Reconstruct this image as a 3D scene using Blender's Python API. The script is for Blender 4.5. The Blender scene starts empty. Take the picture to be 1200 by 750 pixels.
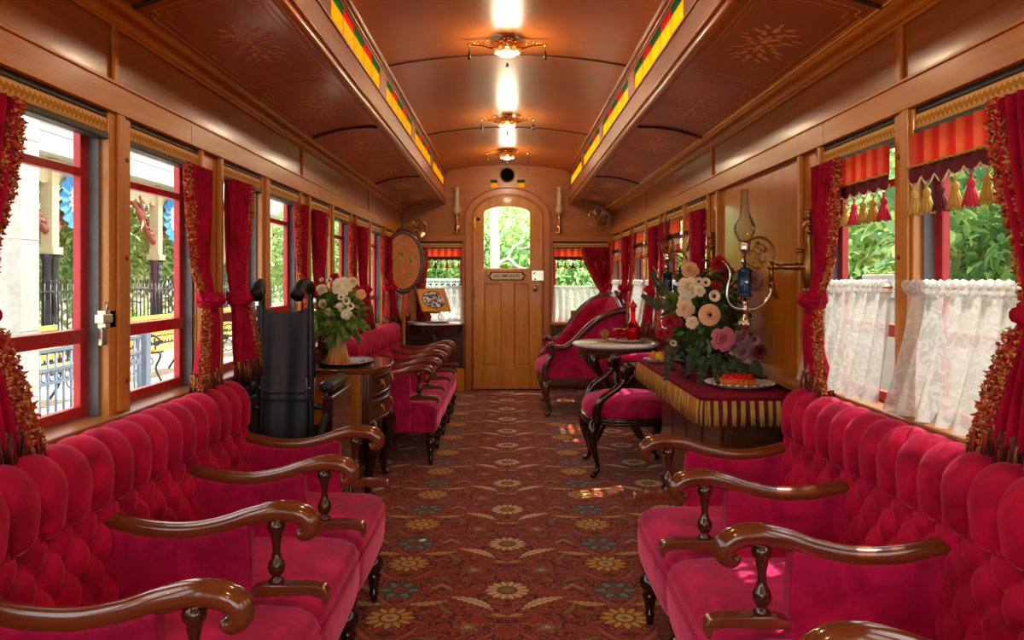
WORLD = 2.6; SUN = 8; SUNDIR = (.42, .22, .88); LAMPS = [(3.85, 2.26), (5.66, 2.26), (7.15, 2.26), (2.05, 2.26), (.25, 2.26), (-1.55, 2.26)]; LAMPW = 8.5; LAMPC = (1, .78, .5); EXPO = .76; PORTALS = True  # LAMPS also lists unseen lamps added to brighten the interior
import bpy, math, random
from mathutils import Vector, Matrix
PI = math.pi
scene = bpy.context.scene
C = scene.collection
rnd = random.Random(7)
F = 900.0; CX, CY = 594.5, 328.0; CH = 1.158      # focal length in pixels, vanishing point, eye height

# ------------------------------------------------------------------ mesh builder
class MB:
    def __init__(s):
        s.v = []; s.f = []; s.mi = []; s.sm = []; s.M = Matrix.Identity(4); s.cur = 0
    def add(s, vs, fs, smooth=False):
        b = len(s.v)
        for p in vs: s.v.append(tuple(s.M @ Vector(p)))
        for f in fs:
            s.f.append([b + i for i in f]); s.mi.append(s.cur); s.sm.append(smooth)
    def box(s, x0, x1, y0, y1, z0, z1):
        if x0 > x1: x0, x1 = x1, x0
        if y0 > y1: y0, y1 = y1, y0
        if z0 > z1: z0, z1 = z1, z0
        s.add([(x0,y0,z0),(x1,y0,z0),(x1,y1,z0),(x0,y1,z0),(x0,y0,z1),(x1,y0,z1),(x1,y1,z1),(x0,y1,z1)],
              [(0,3,2,1),(4,5,6,7),(0,1,5,4),(1,2,6,5),(2,3,7,6),(3,0,4,7)])
    def tube(s, path, rad, n=8, caps=True, up=None, closed=False):
        P = [Vector(p) for p in path]; m = len(P)
        if isinstance(rad, (int, float)): rad = [rad]*m
        elif isinstance(rad, tuple): rad = [rad]*m
        vs = []; fs = []
        nrm = None
        for i in range(m):
            if closed: t = P[(i+1) % m] - P[i-1]
            else: t = P[min(i+1, m-1)] - P[max(i-1, 0)]
            if t.length < 1e-9: t = Vector((0,0,1))
            t.normalize()
            if up is not None:
                nn = Vector(up) - t*t.dot(Vector(up))
                if nn.length < 1e-4: nn = Vector((1,0,0)) - t*t.x
            elif nrm is None:
                a = Vector((0,0,1)) if abs(t.z) < .9 else Vector((1,0,0))
                nn = a - t*t.dot(a)
            else:
                nn = nrm - t*t.dot(nrm)
            nn.normalize(); nrm = nn; bb = t.cross(nn)
            r = rad[i]
            ra, rb = (r if isinstance(r, tuple) else (r, r))
            for k in range(n):
                a = 2*PI*k/n
                vs.append(P[i] + nn*(ra*math.cos(a)) + bb*(rb*math.sin(a)))
        for i in range(m if closed else m-1):
            for k in range(n):
                j = (i+1) % m
                fs.append((i*n+k, i*n+(k+1) % n, j*n+(k+1) % n, j*n+k))
        if caps and not closed:
            fs.append(tuple(range(n))[::-1]); fs.append(tuple((m-1)*n+k for k in range(n)))
        s.add(vs, fs, True)
    def lathe(s, prof, c=(0,0,0), n=16, axis='z', sx=1, sy=1):
        vs = []; fs = []; m = len(prof)
        for (r, z) in prof:
            for k in range(n):
                a = 2*PI*k/n; p = (r*math.cos(a)*sx, r*math.sin(a)*sy, z)
                if axis == 'x': p = (p[2], p[0], p[1])
                elif axis == 'y': p = (p[0], p[2], p[1])
                vs.append((p[0]+c[0], p[1]+c[1], p[2]+c[2]))
        for i in range(m-1):
            for k in range(n):
                fs.append((i*n+k, i*n+(k+1) % n, (i+1)*n+(k+1) % n, (i+1)*n+k))
        if prof[0][0] > 1e-5: fs.append(tuple(range(n))[::-1])
        if prof[-1][0] > 1e-5: fs.append(tuple((m-1)*n+k for k in range(n)))
        s.add(vs, fs, True)
    def ball(s, c, r, n=12, m=8):
        if isinstance(r, (int, float)): r = (r, r, r)
        vs = []; fs = []
        for i in range(m+1):
            t = PI*i/m
            for k in range(n):
                a = 2*PI*k/n
                vs.append((c[0]+r[0]*math.sin(t)*math.cos(a), c[1]+r[1]*math.sin(t)*math.sin(a), c[2]-r[2]*math.cos(t)))
        for i in range(m):
            for k in range(n): fs.append((i*n+k, i*n+(k+1) % n, (i+1)*n+(k+1) % n, (i+1)*n+k))
        s.add(vs, fs, True)
    def grid(s, fn, nu, nv, smooth=True, closed_u=False):
        vs = []; fs = []; W = nu if closed_u else nu+1
        for j in range(nv+1):
            for i in range(W): vs.append(fn(i/nu, j/nv))
        for j in range(nv):
            for i in range(nu):
                i2 = (i+1) % W
                fs.append((j*W+i, j*W+i2, (j+1)*W+i2, (j+1)*W+i))
        s.add(vs, fs, smooth)
    def prism(s, poly, a0, a1, plane='xz', smooth=False):
        n = len(poly)
        def T(p, a):
            if plane == 'xz': return (p[0], a, p[1])
            if plane == 'yz': return (a, p[0], p[1])
            return (p[0], p[1], a)
        vs = [T(p, a0) for p in poly] + [T(p, a1) for p in poly]
        fs = [tuple(range(n))[::-1], tuple(range(n, 2*n))]
        for i in range(n):
            j = (i+1) % n; fs.append((i, j, n+j, n+i))
        s.add(vs, fs, smooth)
    def ring(s, outer, inner, a0, a1, plane='xz'):
        n = len(outer)
        def T(p, a):
            if plane == 'xz': return (p[0], a, p[1])
            if plane == 'yz': return (a, p[0], p[1])
            return (p[0], p[1], a)
        vs = [T(p, a0) for p in outer]+[T(p, a0) for p in inner]+[T(p, a1) for p in outer]+[T(p, a1) for p in inner]
        fs = []
        for i in range(n):
            j = (i+1) % n
            fs += [(i, j, n+j, n+i), (2*n+i, 3*n+i, 3*n+j, 2*n+j), (i, 2*n+i, 2*n+j, j), (n+i, n+j, 3*n+j, 3*n+i)]
        s.add(vs, fs, False)
    def leaf(s, c, d, nrm, L, W, fold=.25):
        c = Vector(c); d = Vector(d).normalized(); nrm = Vector(nrm); nrm = nrm - d*nrm.dot(d)
        if nrm.length < 1e-3: nrm = Vector((0.1,0.2,1)) - d*d.z
        nrm.normalize(); b = d.cross(nrm)
        vs = [c, c+d*L*.3+b*W*.45+nrm*W*fold, c+d*L*.68+b*W*.38+nrm*W*fold*.7, c+d*L-nrm*W*.1,
              c+d*L*.68-b*W*.38+nrm*W*fold*.7, c+d*L*.3-b*W*.45+nrm*W*fold, c+d*L*.5]
        s.add(vs, [(0,1,6),(1,2,6),(2,3,6),(3,4,6),(4,5,6),(5,0,6)], True)
    def mesh(s, name, mats):
        me = bpy.data.meshes.new(name)
        me.from_pydata(s.v, [], s.f)
        for m in mats: me.materials.append(m)
        me.polygons.foreach_set('material_index', s.mi)
        me.polygons.foreach_set('use_smooth', s.sm)
        me.update(); return me
    def build(s, name, mats, parent=None, bevel=0, loc=None, subsurf=0):
        if not isinstance(mats, (list, tuple)): mats = [mats]
        o = bpy.data.objects.new(name, s.mesh(name, mats)); C.objects.link(o)
        if parent is not None: o.parent = parent
        if loc is not None: o.location = loc
        if bevel:
            b = o.modifiers.new('b', 'BEVEL'); b.width = bevel; b.segments = 2; b.limit_method = 'ANGLE'; b.angle_limit = .7
        if subsurf:
            b = o.modifiers.new('s', 'SUBSURF'); b.levels = subsurf; b.render_levels = subsurf
        return o

def inst(name, me, parent=None, loc=(0,0,0), rot=(0,0,0), bevel=0):
    o = bpy.data.objects.new(name, me); C.objects.link(o); o.parent = parent
    o.location = loc; o.rotation_euler = rot
    if bevel:
        b = o.modifiers.new('b', 'BEVEL'); b.width = bevel; b.segments = 2; b.limit_method = 'ANGLE'; b.angle_limit = .7
    return o
def thing(name, label, cat, loc=(0,0,0), rz=0, group=None):
    o = bpy.data.objects.new(name, None); C.objects.link(o); o.empty_display_size = .05
    o.location = loc; o.rotation_euler = (0,0,rz); o['label'] = label; o['category'] = cat
    if group: o['group'] = group
    return o
def tag(o, label, cat, group=None, kind=None):
    o['label'] = label; o['category'] = cat
    if group: o['group'] = group
    if kind: o['kind'] = kind
    return o
def struct(o, label=None, cat=None):
    o['kind'] = 'structure'
    if label: o['label'] = label
    if cat: o['category'] = cat
    return o
def copy_tree(o, parent=None):
    c = o.copy(); C.objects.link(c); c.parent = parent
    for ch in list(o.children): copy_tree(ch, c)
    return c
def smoothpath(pts, k=6):
    P = [Vector(p) for p in pts]; out = []
    for i in range(len(P)-1):
        p0 = P[max(i-1,0)]; p1 = P[i]; p2 = P[i+1]; p3 = P[min(i+2,len(P)-1)]
        for j in range(k):
            t = j/k
            out.append(.5*((2*p1)+(p2-p0)*t+(2*p0-5*p1+4*p2-p3)*t*t+(3*p1-p0-3*p2+p3)*t**3))
    out.append(P[-1]); return out
def lerpl(vals, n):
    out = []
    for i in range(n):
        t = i/(n-1)*(len(vals)-1); a = int(min(t, len(vals)-2)); fr = t-a
        out.append(vals[a]*(1-fr)+vals[a+1]*fr)
    return out
def srgb(r, g, b):
    f = lambda c: (c/255/12.92) if c/255 <= .04045 else ((c/255+.055)/1.055)**2.4
    return (f(r), f(g), f(b), 1)

# ------------------------------------------------------------------ materials
class N:                                   # tiny expression compiler for shader maths
    nt = None
    def __init__(s, sock): s.s = sock
    @staticmethod
    def m(op, *a):
        n = N.nt.nodes.new('ShaderNodeMath'); n.operation = op
        for i, x in enumerate(a):
            if isinstance(x, N): N.nt.links.new(x.s, n.inputs[i])
            else: n.inputs[i].default_value = x
        return N(n.outputs[0])
    def __add__(s, o): return N.m('ADD', s, o)
    __radd__ = __add__
    def __sub__(s, o): return N.m('SUBTRACT', s, o)
    def __rsub__(s, o): return N.m('SUBTRACT', o, s)
    def __mul__(s, o): return N.m('MULTIPLY', s, o)
    __rmul__ = __mul__
    def __truediv__(s, o): return N.m('DIVIDE', s, o)
def mx(a, b): return N.m('MAXIMUM', a, b)
def mn(a, b): return N.m('MINIMUM', a, b)
def step(x, w=.004): # smooth 0..1 as x rises past 0
    n = N.nt.nodes.new('ShaderNodeMapRange'); n.inputs[1].default_value = -w; n.inputs[2].default_value = w
    N.nt.links.new(x.s, n.inputs[0]); return N(n.outputs[0])
def mixc(f, a, b):
    n = N.nt.nodes.new('ShaderNodeMix'); n.data_type = 'RGBA'
    if isinstance(f, N): N.nt.links.new(f.s, n.inputs[0])
    else: n.inputs[0].default_value = f
    for i, x in ((6, a), (7, b)):
        if isinstance(x, (tuple, list)): n.inputs[i].default_value = x
        else: N.nt.links.new(x, n.inputs[i])
    return n.outputs[2]
def newmat(name):
    m = bpy.data.materials.new(name); m.use_nodes = True; N.nt = m.node_tree
    return m, m.node_tree, m.node_tree.nodes['Principled BSDF']
def coords(kind='Object'):
    n = N.nt.nodes.new('ShaderNodeTexCoord'); return n.outputs[kind]
def mapping(v, sc=(1,1,1), rot=(0,0,0)):
    n = N.nt.nodes.new('ShaderNodeMapping'); n.inputs['Scale'].default_value = sc; n.inputs['Rotation'].default_value = rot
    N.nt.links.new(v, n.inputs[0]); return n.outputs[0]
def noise(v, scale, detail=4, rough=.6, dist=0, out='Fac'):
    n = N.nt.nodes.new('ShaderNodeTexNoise'); n.inputs['Scale'].default_value = scale; n.inputs['Detail'].default_value = detail
    n.inputs['Roughness'].default_value = rough; n.inputs['Distortion'].default_value = dist
    N.nt.links.new(v, n.inputs['Vector']); return n.outputs[out]
def ramp(fac, stops):
    n = N.nt.nodes.new('ShaderNodeValToRGB'); e = n.color_ramp.elements
    while len(e) < len(stops): e.new(.5)
    for i, (p, c) in enumerate(stops): e[i].position = p; e[i].color = c
    N.nt.links.new(fac, n.inputs[0]); return n.outputs[0]
def bump(h, strength, dist=.002):
    n = N.nt.nodes.new('ShaderNodeBump'); n.inputs['Strength'].default_value = strength; n.inputs['Distance'].default_value = dist
    N.nt.links.new(h, n.inputs['Height']); return n.outputs[0]
def setp(b, **k):
    for q, v in k.items():
        q = q.replace('_', ' ')
        if isinstance(v, bpy.types.NodeSocket): N.nt.links.new(v, b.inputs[q])
        else: b.inputs[q].default_value = v
def plain(name, c, rough=.5, metal=0, var=.12, vs=30, spec=.5, coat=0, bmp=0, **k):
    m, nt, b = newmat(name)
    f = noise(coords(), vs, 3)
    lo = tuple(x*(1-var) for x in c[:3])+(1,); hi = tuple(min(1, x*(1+var)) for x in c[:3])+(1,)
    setp(b, Base_Color=ramp(f, [(.3, lo), (.7, hi)]), Roughness=rough, Metallic=metal, Coat_Weight=coat, Coat_Roughness=.08)
    b.inputs['Specular IOR Level'].default_value = spec
    if bmp: setp(b, Normal=bump(f, bmp))
    if k: setp(b, **k)
    return m
def wood(name, c1, c2, axis='y', rough=.28, coat=.4, scale=1.0, bmp=.05, grain=1.0, cr=.07):
    m, nt, b = newmat(name)
    sc = {'y': (14,.9,14), 'x': (.9,14,14), 'z': (14,14,.9)}[axis]
    v = mapping(coords(), tuple(x*scale for x in sc))
    f = noise(v, 2.2, 6, .65, .6)
    g = noise(mapping(coords(), tuple(x*scale*6 for x in sc)), 2.0, 3, .6)
    big = noise(coords(), 1.3, 2, .5)
    fac = (N(f)*(.8*grain)+N(g)*.15+N(big)*(.3)-(.12-.0)*1.0) 
    setp(b, Base_Color=ramp(fac.s, [(.28, c1), (.72, c2)]), Roughness=rough, Coat_Weight=coat, Coat_Roughness=cr)
    if bmp: setp(b, Normal=bump(f, bmp))
    return m
M = {}
M['panel'] = wood('panel', srgb(128,62,0), srgb(182,104,0), 'y', .3, .3, cr=.16)
M['panelz'] = wood('panelz', srgb(158,86,0), srgb(200,116,4), 'z', .25, .45, cr=.1)
M['beam'] = wood('beam', srgb(166,88,0), srgb(208,128,14), 'y', .4, .12, cr=.2)
M['beamx'] = wood('beamx', srgb(164,88,0), srgb(204,124,14), 'x', .4, .12, cr=.2)
M['post'] = wood('post', srgb(184,112,34), srgb(216,148,62), 'z', .4, .2)
M['oak'] = wood('oak', srgb(176,100,0), srgb(228,154,20), 'z', .4, .15)
M['oakx'] = wood('oakx', srgb(150,80,16), srgb(196,118,34), 'x', .35, .25)
M['endwall'] = wood('endwall', srgb(154,82,0), srgb(194,112,0), 'x', .36, .15, cr=.2)
M['arch'] = wood('arch', srgb(164,86,0), srgb(200,114,6), 'z', .34, .2, cr=.2)
M['deck'] = wood('deck', srgb(148,72,26), srgb(190,106,46), 'y', .3, .8, grain=.6, bmp=.02, cr=.2)
M['ceil'] = wood('ceil', srgb(166,86,22), srgb(196,112,36), 'x', .34, .3, grain=.5, bmp=.02, cr=.2)
M['riser'] = wood('riser', srgb(148,76,12), srgb(178,98,24), 'y', .32, .25, bmp=0, cr=.15)
M['mahog'] = wood('mahog', srgb(76,32,14), srgb(138,72,34), 'x', .18, .8)
M['mahogy'] = wood('mahogy', srgb(46,18,10), srgb(92,44,22), 'z', .18, .8)
M['darkwood'] = wood('darkwood', srgb(26,11,8), srgb(60,28,18), 'z', .2, .8)
M['rosewood'] = wood('rosewood', srgb(60,28,20), srgb(112,62,44), 'x', .25, .6)
M['dado'] = wood('dado', srgb(58,28,14), srgb(92,48,22), 'y', .35, .3)
M['chestside'] = wood('chestside', srgb(150,84,18), srgb(200,126,40), 'z', .35, .3)
M['chestdark'] = wood('chestdark', srgb(60,34,20), srgb(110,66,40), 'y', .3, .4)
M['sill'] = wood('sill', srgb(130,80,40), srgb(176,120,70), 'y', .3, .4)
M['groove'] = plain('groove', srgb(50,22,8), .5)
M['gold_paint'] = plain('gold_paint', srgb(240,170,84), .4, .0)
M['black'] = plain('black', srgb(22,24,28), .35)
M['blackrub'] = plain('blackrub', srgb(14,14,16), .6)
M['green_dark'] = plain('green_dark', srgb(38,44,40), .5)
M['red_paint'] = plain('red_paint', srgb(176,22,34), .35)
M['brass'] = plain('brass', srgb(214,160,80), .22, 1)
M['gold'] = plain('gold', srgb(244,200,112), .2, 1)
M['darkbrass'] = plain('darkbrass', srgb(150,110,60), .3, 1)
M['steel'] = plain('steel', srgb(190,185,175), .25, 1)
M['silver'] = plain('silver', srgb(205,200,180), .2, 1)
M['cream'] = plain('cream', srgb(225,216,190), .5)
M['white'] = plain('white', srgb(226,226,220), .5)
M['ext_cream'] = plain('ext_cream', srgb(190,176,142), .7)
M['ext_white'] = plain('ext_white', srgb(172,174,170), .6)
M['whitesh'] = plain('whitesh', srgb(200,204,204), .6)
M['gray'] = plain('gray', srgb(110,112,116), .5)
M['bluegray'] = plain('bluegray', srgb(96,116,136), .5)
M['iron'] = plain('iron', srgb(30,36,46), .4)
M['slat'] = wood('slat', srgb(196,140,60), srgb(228,176,92), 'y', .5, 0)
M['lblue'] = plain('lblue', srgb(90,170,232), .7)
M['brown_red'] = plain('brown_red', srgb(128,66,52), .7)
M['fontblue'] = plain('fontblue', srgb(40,66,100), .2, .6)
M['tan'] = plain('tan', srgb(190,140,90), .7)

def velvet(name, base, sheen, w=.7, stripes=0, bmp=.15):
    m, nt, b = newmat(name)
    f = noise(coords(), 9, 4, .6, .6)
    lo = tuple(x*.62 for x in base[:3])+(1,); hi = tuple(min(1, x*1.35) for x in base[:3])+(1,)
    g = noise(coords(), 260, 2)
    setp(b, Base_Color=ramp(f, [(.35, lo), (.68, hi)]), Roughness=.75, Sheen_Weight=w, Sheen_Roughness=.35, Sheen_Tint=sheen,
         Normal=bump(g, bmp, .001))
    b.inputs['Specular IOR Level'].default_value = .15
    return m
M['velvet'] = velvet('velvet', srgb(188,24,84), srgb(255,130,170), 1.0)
M['velvet2'] = velvet('velvet2', srgb(178,12,60), srgb(255,110,150), .8)
M['curtain'] = velvet('curtain', srgb(170,6,52), srgb(255,60,100), .4)
M['cloth'] = velvet('cloth', srgb(112,8,30), srgb(200,50,80), .3)
M['fr_red'] = plain('fr_red', srgb(176,40,40), .8)
M['fr_orange'] = plain('fr_orange', srgb(222,112,62), .8)
M['fr_gold'] = plain('fr_gold', srgb(214,168,84), .7)
M['fr_gold2'] = plain('fr_gold2', srgb(196,158,70), .7)
M['fr_maroon'] = plain('fr_maroon', srgb(100,14,36), .8)
M['fr_brown'] = plain('fr_brown', srgb(120,60,40), .8)
M['t_pink'] = plain('t_pink', srgb(210,50,80), .8)

def translucent(name, c, tr=.5, c2=None, stripe=None):
    m, nt, b = newmat(name)
    if stripe:                                    # vertical stripes along Y
        s = nt.nodes.new('ShaderNodeSeparateXYZ'); nt.links.new(coords(), s.inputs[0])
        w = N.m('SINE', N(s.outputs[1])*(2*PI/stripe)); colr = mixc(step(w, .5), c, c2)
    else:
        colr = ramp(noise(coords(), 12, 3), [(.3, tuple(x*.85 for x in c[:3])+(1,)), (.7, c)])
    setp(b, Base_Color=colr, Roughness=.8)
    t = nt.nodes.new('ShaderNodeBsdfTranslucent'); nt.links.new(colr, t.inputs[0])
    mixn = nt.nodes.new('ShaderNodeMixShader'); mixn.inputs[0].default_value = tr
    nt.links.new(b.outputs[0], mixn.inputs[1]); nt.links.new(t.outputs[0], mixn.inputs[2])
    nt.links.new(mixn.outputs[0], nt.nodes['Material Output'].inputs[0])
    return m
M['valance'] = translucent('valance', srgb(226,44,30), .5, srgb(250,104,72), .07)
M['bunting_b'] = translucent('bunting_b', srgb(80,165,235), .3)
M['bunting_w'] = translucent('bunting_w', srgb(225,235,245), .3)
def lace():
    m, nt, b = newmat('lace')
    v = mapping(coords(), (1,1,1))
    w = nt.nodes.new('ShaderNodeTexVoronoi'); w.feature = 'DISTANCE_TO_EDGE'; w.inputs['Scale'].default_value = 24
    nz = noise(v, 8, 3, .6, .0, 'Color'); mxv = nt.nodes.new('ShaderNodeMixRGB'); mxv.inputs[0].default_value = .18
    nt.links.new(v, mxv.inputs[1]); nt.links.new(nz, mxv.inputs[2]); nt.links.new(mxv.outputs[0], w.inputs['Vector'])
    swirl = noise(v, 26, 2, .5, 2.6)
    a = step(N(swirl)-.52, .03)
    alpha = N.m('MINIMUM', a*.2+.62, 1.0)
    setp(b, Base_Color=srgb(226,230,230), Roughness=.8)
    t = nt.nodes.new('ShaderNodeBsdfTranslucent'); t.inputs[0].default_value = srgb(226,230,230)
    m1 = nt.nodes.new('ShaderNodeMixShader'); m1.inputs[0].default_value = .45
    nt.links.new(b.outputs[0], m1.inputs[1]); nt.links.new(t.outputs[0], m1.inputs[2])
    tr = nt.nodes.new('ShaderNodeBsdfTransparent'); m2 = nt.nodes.new('ShaderNodeMixShader')
    nt.links.new(alpha.s, m2.inputs[0]); nt.links.new(tr.outputs[0], m2.inputs[1]); nt.links.new(m1.outputs[0], m2.inputs[2])
    nt.links.new(m2.outputs[0], nt.nodes['Material Output'].inputs[0]); return m
M['lace'] = lace()
def thin_glass(name, c, refl=.06, rough=.02):
    m, nt, b = newmat(name); nt.nodes.remove(b)
    tr = nt.nodes.new('ShaderNodeBsdfTransparent')
    nt.links.new(ramp(noise(coords(), 7, 2), [(.3, tuple(x*.94 for x in c[:3])+(1,)), (.7, c)]), tr.inputs[0])
    g = nt.nodes.new('ShaderNodeBsdfGlossy'); g.inputs['Roughness'].default_value = rough
    lw = nt.nodes.new('ShaderNodeLayerWeight'); lw.inputs[0].default_value = .25
    mm = nt.nodes.new('ShaderNodeMath'); mm.operation = 'MULTIPLY'; mm.inputs[1].default_value = refl*6
    nt.links.new(lw.outputs['Fresnel'], mm.inputs[0])
    mix = nt.nodes.new('ShaderNodeMixShader'); nt.links.new(mm.outputs[0], mix.inputs[0])
    nt.links.new(tr.outputs[0], mix.inputs[1]); nt.links.new(g.outputs[0], mix.inputs[2])
    nt.links.new(mix.outputs[0], nt.nodes['Material Output'].inputs[0]); return m
M['pane'] = thin_glass('pane', (.97,.98,.98,1), .03)
M['g_yellow'] = thin_glass('g_yellow', srgb(255,196,10), .03)
M['g_red'] = thin_glass('g_red', srgb(225,60,30), .03)
M['g_green'] = thin_glass('g_green', srgb(30,130,60), .03)
def art_glass(name, c):
    m, nt, b = newmat(name); colr = ramp(noise(coords(), 30, 3), [(.3, tuple(x*.8 for x in c[:3])+(1,)), (.7, c)])
    setp(b, Base_Color=colr, Roughness=.15)
    t = nt.nodes.new('ShaderNodeBsdfTranslucent'); nt.links.new(colr, t.inputs[0])
    mixn = nt.nodes.new('ShaderNodeMixShader'); mixn.inputs[0].default_value = .85
    nt.links.new(b.outputs[0], mixn.inputs[1]); nt.links.new(t.outputs[0], mixn.inputs[2])
    nt.links.new(mixn.outputs[0], nt.nodes['Material Output'].inputs[0]); return m
M['g_yellow'] = art_glass('art_yellow', srgb(255,200,10)); M['g_red'] = art_glass('art_red', srgb(235,60,30)); M['g_green'] = art_glass('art_green', srgb(40,150,60))
M['g_clear'] = thin_glass('g_clear', (.86,.85,.8,1), .14)
M['g_redv'] = thin_glass('g_redv', srgb(255,70,80), .15)
M['frost'] = plain('frost', srgb(236,214,180), .3, Transmission_Weight=.3)
def marble():
    m, nt, b = newmat('marble')
    f = noise(coords(), 9, 8, .7, 1.5)
    setp(b, Base_Color=ramp(f, [(.3, srgb(232,230,224)), (.52, srgb(240,238,232)), (.56, srgb(206,204,200)), (.60, srgb(238,236,230))]), Roughness=.2, Coat_Weight=.3)
    return m
M['marble'] = marble()
def blindpat():
    m, nt, b = newmat('blind_pattern')
    s = nt.nodes.new('ShaderNodeSeparateXYZ'); nt.links.new(coords(), s.inputs[0])
    y = N(s.outputs[1]); z = N(s.outputs[2])
    tri = N.m('PINGPONG', y, .010)
    band = step(tri*1.0 + z - .013, .001)
    band2 = step(tri*1.0 + z + .003, .001)
    c = mixc(band2, srgb(240,186,116), srgb(184,128,16)); c = mixc(band, c, srgb(240,190,120))
    setp(b, Base_Color=c, Roughness=.7); return m
M['blind'] = blindpat()
def embroidery():
    m, nt, b = newmat('embroidery')
    f = noise(coords(), 22, 3, .6, .8); g = noise(coords(), 40, 2)
    c = ramp(f, [(.34, srgb(150,146,80)), (.42, srgb(236,190,130)), (.5, srgb(238,140,80)), (.58, srgb(244,176,120)), (.68, srgb(226,96,60))])
    setp(b, Base_Color=c, Roughness=.8, Normal=bump(g, .4)); return m
M['embroidery'] = embroidery()
def bwpic():
    m, nt, b = newmat('bw_picture')
    c = ramp(noise(coords(), 28, 3, .6, .5), [(.42, srgb(40,38,40)), (.5, srgb(150,148,146)), (.56, srgb(232,228,222))])
    setp(b, Base_Color=c, Roughness=.4); return m
M['bwpic'] = bwpic()
def doily():
    m, nt, b = newmat('doily')
    c = ramp(noise(coords(), 60, 3, .6, 1), [(.45, srgb(60,56,54)), (.52, srgb(220,216,206))])
    setp(b, Base_Color=c, Roughness=.6); return m
M['doily'] = doily()
def vaseglass():
    m, nt, b = newmat('vase_glass')
    s = nt.nodes.new('ShaderNodeSeparateXYZ'); nt.links.new(coords(), s.inputs[0])
    c = ramp((N(s.outputs[2])*4.8).s, [(0, srgb(226,110,50)), (.35, srgb(238,178,96)), (.75, srgb(240,206,140)), (1, srgb(226,170,110))])
    setp(b, Base_Color=c, Roughness=.15, Coat_Weight=.6, Transmission_Weight=.15); return m
M['vase'] = vaseglass()

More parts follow.
